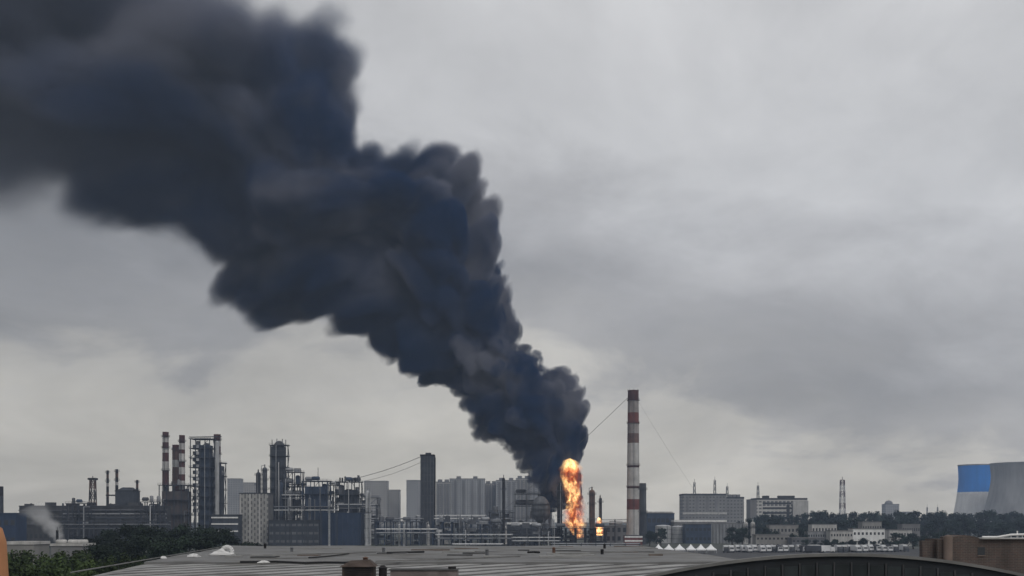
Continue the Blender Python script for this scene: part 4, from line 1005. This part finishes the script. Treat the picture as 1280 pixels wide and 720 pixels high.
# ================================================================== smoke, fire, steam
def plume_field(a, pos, P):
    """signed depth inside a billowing plume (positive inside), its position along the axis and the plume's own coordinates"""
    rel = a.v('SUBTRACT', pos, P['o'])
    u = a.m('DIVIDE', a.v('DOT_PRODUCT', rel, P['u']), P['L'])
    v = a.v('DOT_PRODUCT', rel, P['v']); w_ = a.v('DOT_PRODUCT', rel, P['w'])
    tc = a.m('MINIMUM', a.m('MAXIMUM', u, 0.0), 1.0)
    us = [p[0] / P['K'][-1][0] for p in P['K']]
    vmax = max(abs(p[1]) for p in P['K']) + 1e-6; rmax = max(p[2] for p in P['K'])
    vc = a.m('MULTIPLY_ADD', a.curve(tc, [(t_, .5 + .5 * p[1] / vmax) for t_, p in zip(us, P['K'])]), 2 * vmax, -vmax)
    r = a.m('MULTIPLY', a.curve(tc, [(t_, p[2] / rmax) for t_, p in zip(us, P['K'])]), rmax)
    cum = [0.0]
    for p, q_ in zip(P['K'], P['K'][1:]): cum.append(cum[-1] + (q_[0] - p[0]) / ((p[2] + q_[2]) / 2))
    s_ = a.m('MULTIPLY', a.curve(tc, [(t_, c / cum[-1]) for t_, c in zip(us, cum)]), cum[-1])
    qv = a.m('DIVIDE', a.m('SUBTRACT', v, vc), r); qw = a.m('DIVIDE', w_, a.m('MULTIPLY', r, P.get('flat', 1.0)))
    q_ = a.xyz(qv, qw, 0.0); nn = a.v('ADD', a.xyz(qv, qw, s_), P.get('seed', (0, 0, 0)))
    wn = a.noise(nn, P['warp_s'], 2.0, .5, 0, True)
    nw = a.v('ADD', nn, a.v('SCALE', a.v('SUBTRACT', wn, (.5, .5, .5)), scale=P['warp']))
    nw = a.v('MULTIPLY', nw, P.get('stretch', (1, 1, 1)))
    if 'A3' in P:                                             # billows ride on the flank, so none breaks loose
        rq0 = a.m('MAXIMUM', a.v('LENGTH', q_), .05)
        ns = a.v('ADD', a.xyz(a.m('DIVIDE', qv, rq0), a.m('DIVIDE', qw, rq0), s_), P.get('seed', (0, 0, 0)))
        ns = a.v('ADD', ns, a.v('SCALE', a.v('SUBTRACT', wn, (.5, .5, .5)), scale=P['warp']))
    else: ns = nw
    f1 = a.voro(ns, P['bs']); fb = a.noise(nw, P['fs'], P.get('det', 4.0), .58)
    cap = a.m('MAXIMUM', a.m('SUBTRACT', u, 1.0), a.m('MULTIPLY', u, -1.0))
    rq = a.v('LENGTH', q_); d = a.m('SUBTRACT', 1.0, rq)
    d = a.m('SUBTRACT', d, a.m('MULTIPLY', a.m('MAXIMUM', a.m('SUBTRACT', rq, P.get('lim', 1.12)), 0.0), 2.5))
    d = a.m('ADD', d, a.m('MULTIPLY', a.m('SUBTRACT', .27, a.m('MULTIPLY', f1, f1)), P['A1']))
    d = a.m('ADD', d, a.m('MULTIPLY', a.m('SUBTRACT', fb, .5), P['A2']))
    if 'A3' in P: d = a.m('ADD', d, a.m('MULTIPLY', a.m('SUBTRACT', .27, a.m('POWER', a.voro(ns, P['bs'] * 2.4), 2.0)), P['A3']))
    d = a.m('SUBTRACT', d, a.m('MULTIPLY', a.m('MAXIMUM', cap, 0.0), 40.0))
    return d, tc, r, fb, f1, nw

def plume_mesh(name, P, mn, mx, res, margin):
    """the plume's outer skin: where the field crosses its edge"""
    ng = bpy.data.node_groups.new(name + '_field', 'GeometryNodeTree')
    ng.interface.new_socket('Geometry', in_out='INPUT', socket_type='NodeSocketGeometry')
    ng.interface.new_socket('Geometry', in_out='OUTPUT', socket_type='NodeSocketGeometry')
    a = N(ng); pos = a.node('GeometryNodeInputPosition').outputs[0]
    d = plume_field(a, pos, P)[0]
    vcb = a.node('GeometryNodeVolumeCube'); a.put(vcb.inputs['Density'], a.m('MAXIMUM', a.m('ADD', d, 1.0 + margin), 0.0))
    vcb.inputs['Min'].default_value = mn; vcb.inputs['Max'].default_value = mx
    for k, v_ in zip(('Resolution X', 'Resolution Y', 'Resolution Z'), res): vcb.inputs[k].default_value = v_
    vm = a.node('GeometryNodeVolumeToMesh'); ng.links.new(vcb.outputs[0], vm.inputs[0]); vm.inputs['Threshold'].default_value = 1.0
    go = a.node('NodeGroupOutput'); ng.links.new(vm.outputs[0], go.inputs[0])
    tmp = bpy.data.objects.new('tmp', bpy.data.meshes.new('tmp')); COL.objects.link(tmp)
    md = tmp.modifiers.new('f', 'NODES'); md.node_group = ng
    dg = bpy.context.evaluated_depsgraph_get(); dg.update()
    me = bpy.data.meshes.new_from_object(tmp.evaluated_get(dg)); me.name = name; me.materials.clear()
    bm = bmesh.new(); bm.from_mesh(me); bm.verts.ensure_lookup_table(); seen = set(); best = []       # keep the one connected body, drop stray puffs
    for v0 in bm.verts:
        if v0.index in seen: continue
        seen.add(v0.index); st = [v0]; comp = []
        while st:
            x_ = st.pop(); comp.append(x_)
            for e_ in x_.link_edges:
                y_ = e_.other_vert(x_)
                if y_.index not in seen: seen.add(y_.index); st.append(y_)
        if len(comp) > len(best): best = comp
    keep = set(v_.index for v_ in best)
    bmesh.ops.delete(bm, geom=[v_ for v_ in bm.verts if v_.index not in keep], context='VERTS')
    bm.to_mesh(me); bm.free()
    bpy.data.objects.remove(tmp); bpy.data.node_groups.remove(ng)
    return me

def volume_material(name, P, fill, step):
    m = bpy.data.materials.new(name); m.use_nodes = True; nt = m.node_tree; nt.nodes.clear(); a = N(nt)
    pos = a.node('ShaderNodeNewGeometry').outputs['Position']
    pv = a.node('ShaderNodeVolumePrincipled'); pv.inputs['Density Attribute'].default_value = ''
    fill(a, pv, plume_field(a, pos, P))
    o = a.node('ShaderNodeOutputMaterial'); nt.links.new(pv.outputs[0], o.inputs['Volume'])
    wh = a.node('ShaderNodeRGB'); wh.outputs[0].default_value = (1, 1, 1, 1)
    tr = a.node('ShaderNodeBsdfTransparent'); nt.links.new(wh.outputs[0], tr.inputs[0]); nt.links.new(tr.outputs[0], o.inputs['Surface'])
    m.cycles.volume_step_rate = step
    return m

# ---- black smoke column
YS = 806.0; q_ = YS / F
K = [(0, 4, 28), (10, 10, 33), (29, 27, 40), (52, 42, 47), (80, 50, 56), (120, 50, 62), (185, 58, 54), (242, 66, 84), (361, 76, 117), (469, 26, 136), (530, 36, 138), (600, 42, 158), (740, -34, 232), (896, -104, 284), (1100, -150, 300)]
h2 = math.sqrt(.5)
P_SMOKE = dict(o=(X(704, YS), YS, Z(622, YS)), u=(-h2, 0, h2), v=(h2, 0, h2), w=(0, 1, 0), L=1100 * q_,
    K=[(a_ * q_, b_ * q_, c_ * q_) for a_, b_, c_ in K], flat=.85, seed=(3.1, 8.4, 1.7), warp_s=1.0, warp=.5, bs=1.2, fs=3.0, det=5.0, A1=1.0, A2=.42, A3=.50, lim=1.5)
def fill_smoke(a, pv, fld):
    d, t_, r, fb, f1, nw = fld
    soft = a.rng(t_, .22, .62, .13, .52)                      # the rim grows ragged and thin as the plume ages
    e = a.rng(a.m('DIVIDE', d, soft), -.04, 1.0, 0.0, 1.0)
    thin = a.rng(t_, .25, .75, 1.0, .24)
    a.put(pv.inputs['Density'], a.m('MULTIPLY', a.m('MULTIPLY', e, thin), a.m('DIVIDE', 34.0, r)))
    pale = a.m('ADD', a.m('MULTIPLY', a.rng(f1, .35, .80, 0, 1), .20), a.rng(a.noise(nw, .8, 3.0, .5), .45, .68, 0, .75), clamp=True)
    pale = a.m('ADD', pale, a.rng(t_, .45, .9, 0.0, .35), clamp=True)
    a.put(pv.inputs['Color'], a.mix(pale, (.004, .044, .150, 1), (.40, .40, .46, 1)))
    pv.inputs['Anisotropy'].default_value = 0.0
me = plume_mesh('smoke', P_SMOKE, (X(-560, YS), YS - 170, Z(640, YS)), (X(800, YS), YS + 170, Z(-320, YS)), (230, 98, 162), .05)
me.materials.append(volume_material('smoke_black', P_SMOKE, fill_smoke, .24))
tag(put('smoke', me), 'huge black smoke column leaning left from the fire', 'smoke', kind='stuff')

# ---- flames
YF = 785.0; qf = YF / F
def flame(name, label, K, px, py, seed, res, power=.42):
    P = dict(o=(X(px, YF), YF, Z(py, YF)), u=(0, 0, 1), v=(1, 0, 0), w=(0, 1, 0), L=K[-1][0] * qf, K=[(a_ * qf, b_ * qf, c_ * qf) for a_, b_, c_ in K],
        seed=seed, warp_s=1.6, warp=.5, bs=1.7, fs=1.9, det=4.0, A1=.35, A2=1.75, stretch=(1, 1, .62), flat=.5, lim=1.35)
    def fill(a, pv, fld):
        d, t_, r, fb, f1, nw = fld
        e = a.rng(d, 0.0, .60, 0.0, 1.0)
        rid = a.m('SUBTRACT', 1.0, a.m('MULTIPLY', a.m('ABSOLUTE', a.m('SUBTRACT', a.noise(nw, 1.7, 4.0, .55), .5)), 6.0), clamp=True)
        hot = a.m('ADD', a.m('MULTIPLY', a.m('MULTIPLY', a.m('POWER', rid, 3.0), a.rng(a.noise(nw, .9, 2.0, .5), .40, .60, .12, 1.0)), 3.0), a.rng(t_, .80, .93, 0.0, 1.3))
        hot = a.m('ADD', hot, .07)
        st = a.m('MULTIPLY', a.m('MULTIPLY', e, hot), P['st'])
        a.put(pv.inputs['Emission Strength'], st)
        a.put(pv.inputs['Emission Color'], a.ramp(a.m('MULTIPLY', hot, .6), [(0, (.8, .06, .004)), (.45, (1.0, .17, .016)), (1.0, (1.0, .66, .26))]))
        a.put(pv.inputs['Density'], a.m('MULTIPLY', e, a.m('MULTIPLY_ADD', a.m('SUBTRACT', 1.0, rid), .55, .10))); pv.inputs['Color'].default_value = (.12, .06, .04, 1)
    P['st'] = power
    hh = K[-1][0] * qf; rm = max(k_[2] for k_ in K) * qf * 2.0 + max(abs(k_[1]) for k_ in K) * qf
    me = plume_mesh(name, P, (P['o'][0] - rm, YF - rm, P['o'][2] - 3), (P['o'][0] + rm, YF + rm, P['o'][2] + hh + 5), res, .03)
    me.materials.append(volume_material(name + '_fire', P, fill, .1))
    tag(put(name, me), label, 'fire')
flame('flame', 'tall column of orange flame burning under the smoke', [(0, 5, 7), (10, 3, 11), (26, 0, 15), (40, 1, 13), (52, 0, 12), (66, -2, 13), (80, -4, 15), (92, -5, 11), (98, -6, 4)], 718, 672, (2.2, 5.1, .4), (50, 50, 100))
flame('flame', 'small separate flame beside the scorched column', [(0, 0, 6), (7, 0, 6.5), (14, -.5, 5), (22, 0, 2.2)], 749, 669, (7.2, 1.1, 3.4), (24, 24, 40), 1.3)

# ---- white steam at the left
YW = 560.0; qs = YW / F
P_ST = dict(o=(X(76, YW), YW, Z(680, YW)), u=(-.42, 0, .9075), v=(.9075, 0, .42), w=(0, 1, 0), L=58 * qs, K=[(a_ * qs, b_ * qs, c_ * qs) for a_, b_, c_ in [(0, 0, 6), (14, 0, 10), (30, -3, 15), (44, -8, 19), (58, -14, 20)]],
    seed=(1, 4, 9), warp_s=1.3, warp=.6, bs=1.4, fs=2.0, det=4.0, A1=.5, A2=1.0)
def fill_steam(a, pv, fld):
    d, t_, r, fb, f1, nw = fld
    a.put(pv.inputs['Density'], a.m('MULTIPLY', a.m('MULTIPLY', a.rng(d, 0, .8, 0, 1), a.rng(t_, .15, 1, 1.0, .12)), .32)); pv.inputs['Color'].default_value = (.93, .93, .94, 1)
me = plume_mesh('steam', P_ST, (X(10, YW), YW - 14, Z(684, YW)), (X(104, YW), YW + 14, Z(618, YW)), (60, 45, 45), .02)
me.materials.append(volume_material('steam_white', P_ST, fill_steam, .25))
tag(put('steam', me), 'patch of white steam drifting by the left edge', 'steam', kind='stuff')

# ================================================================== haze
b = MB(); b.box(-1500, 1500, -60, 2300, -3, 640)
hm = bpy.data.materials.new('haze_air'); hm.use_nodes = True; nt = hm.node_tree; nt.nodes.clear()
pv = nt.nodes.new('ShaderNodeVolumePrincipled'); pv.inputs['Color'].default_value = (.56, .69, .93, 1); pv.inputs['Density'].default_value = .00015
pv.inputs['Density Attribute'].default_value = ''
ho = nt.nodes.new('ShaderNodeOutputMaterial'); nt.links.new(pv.outputs[0], ho.inputs['Volume'])
hz = b.build('haze', hm); tag(hz, kind='stuff')
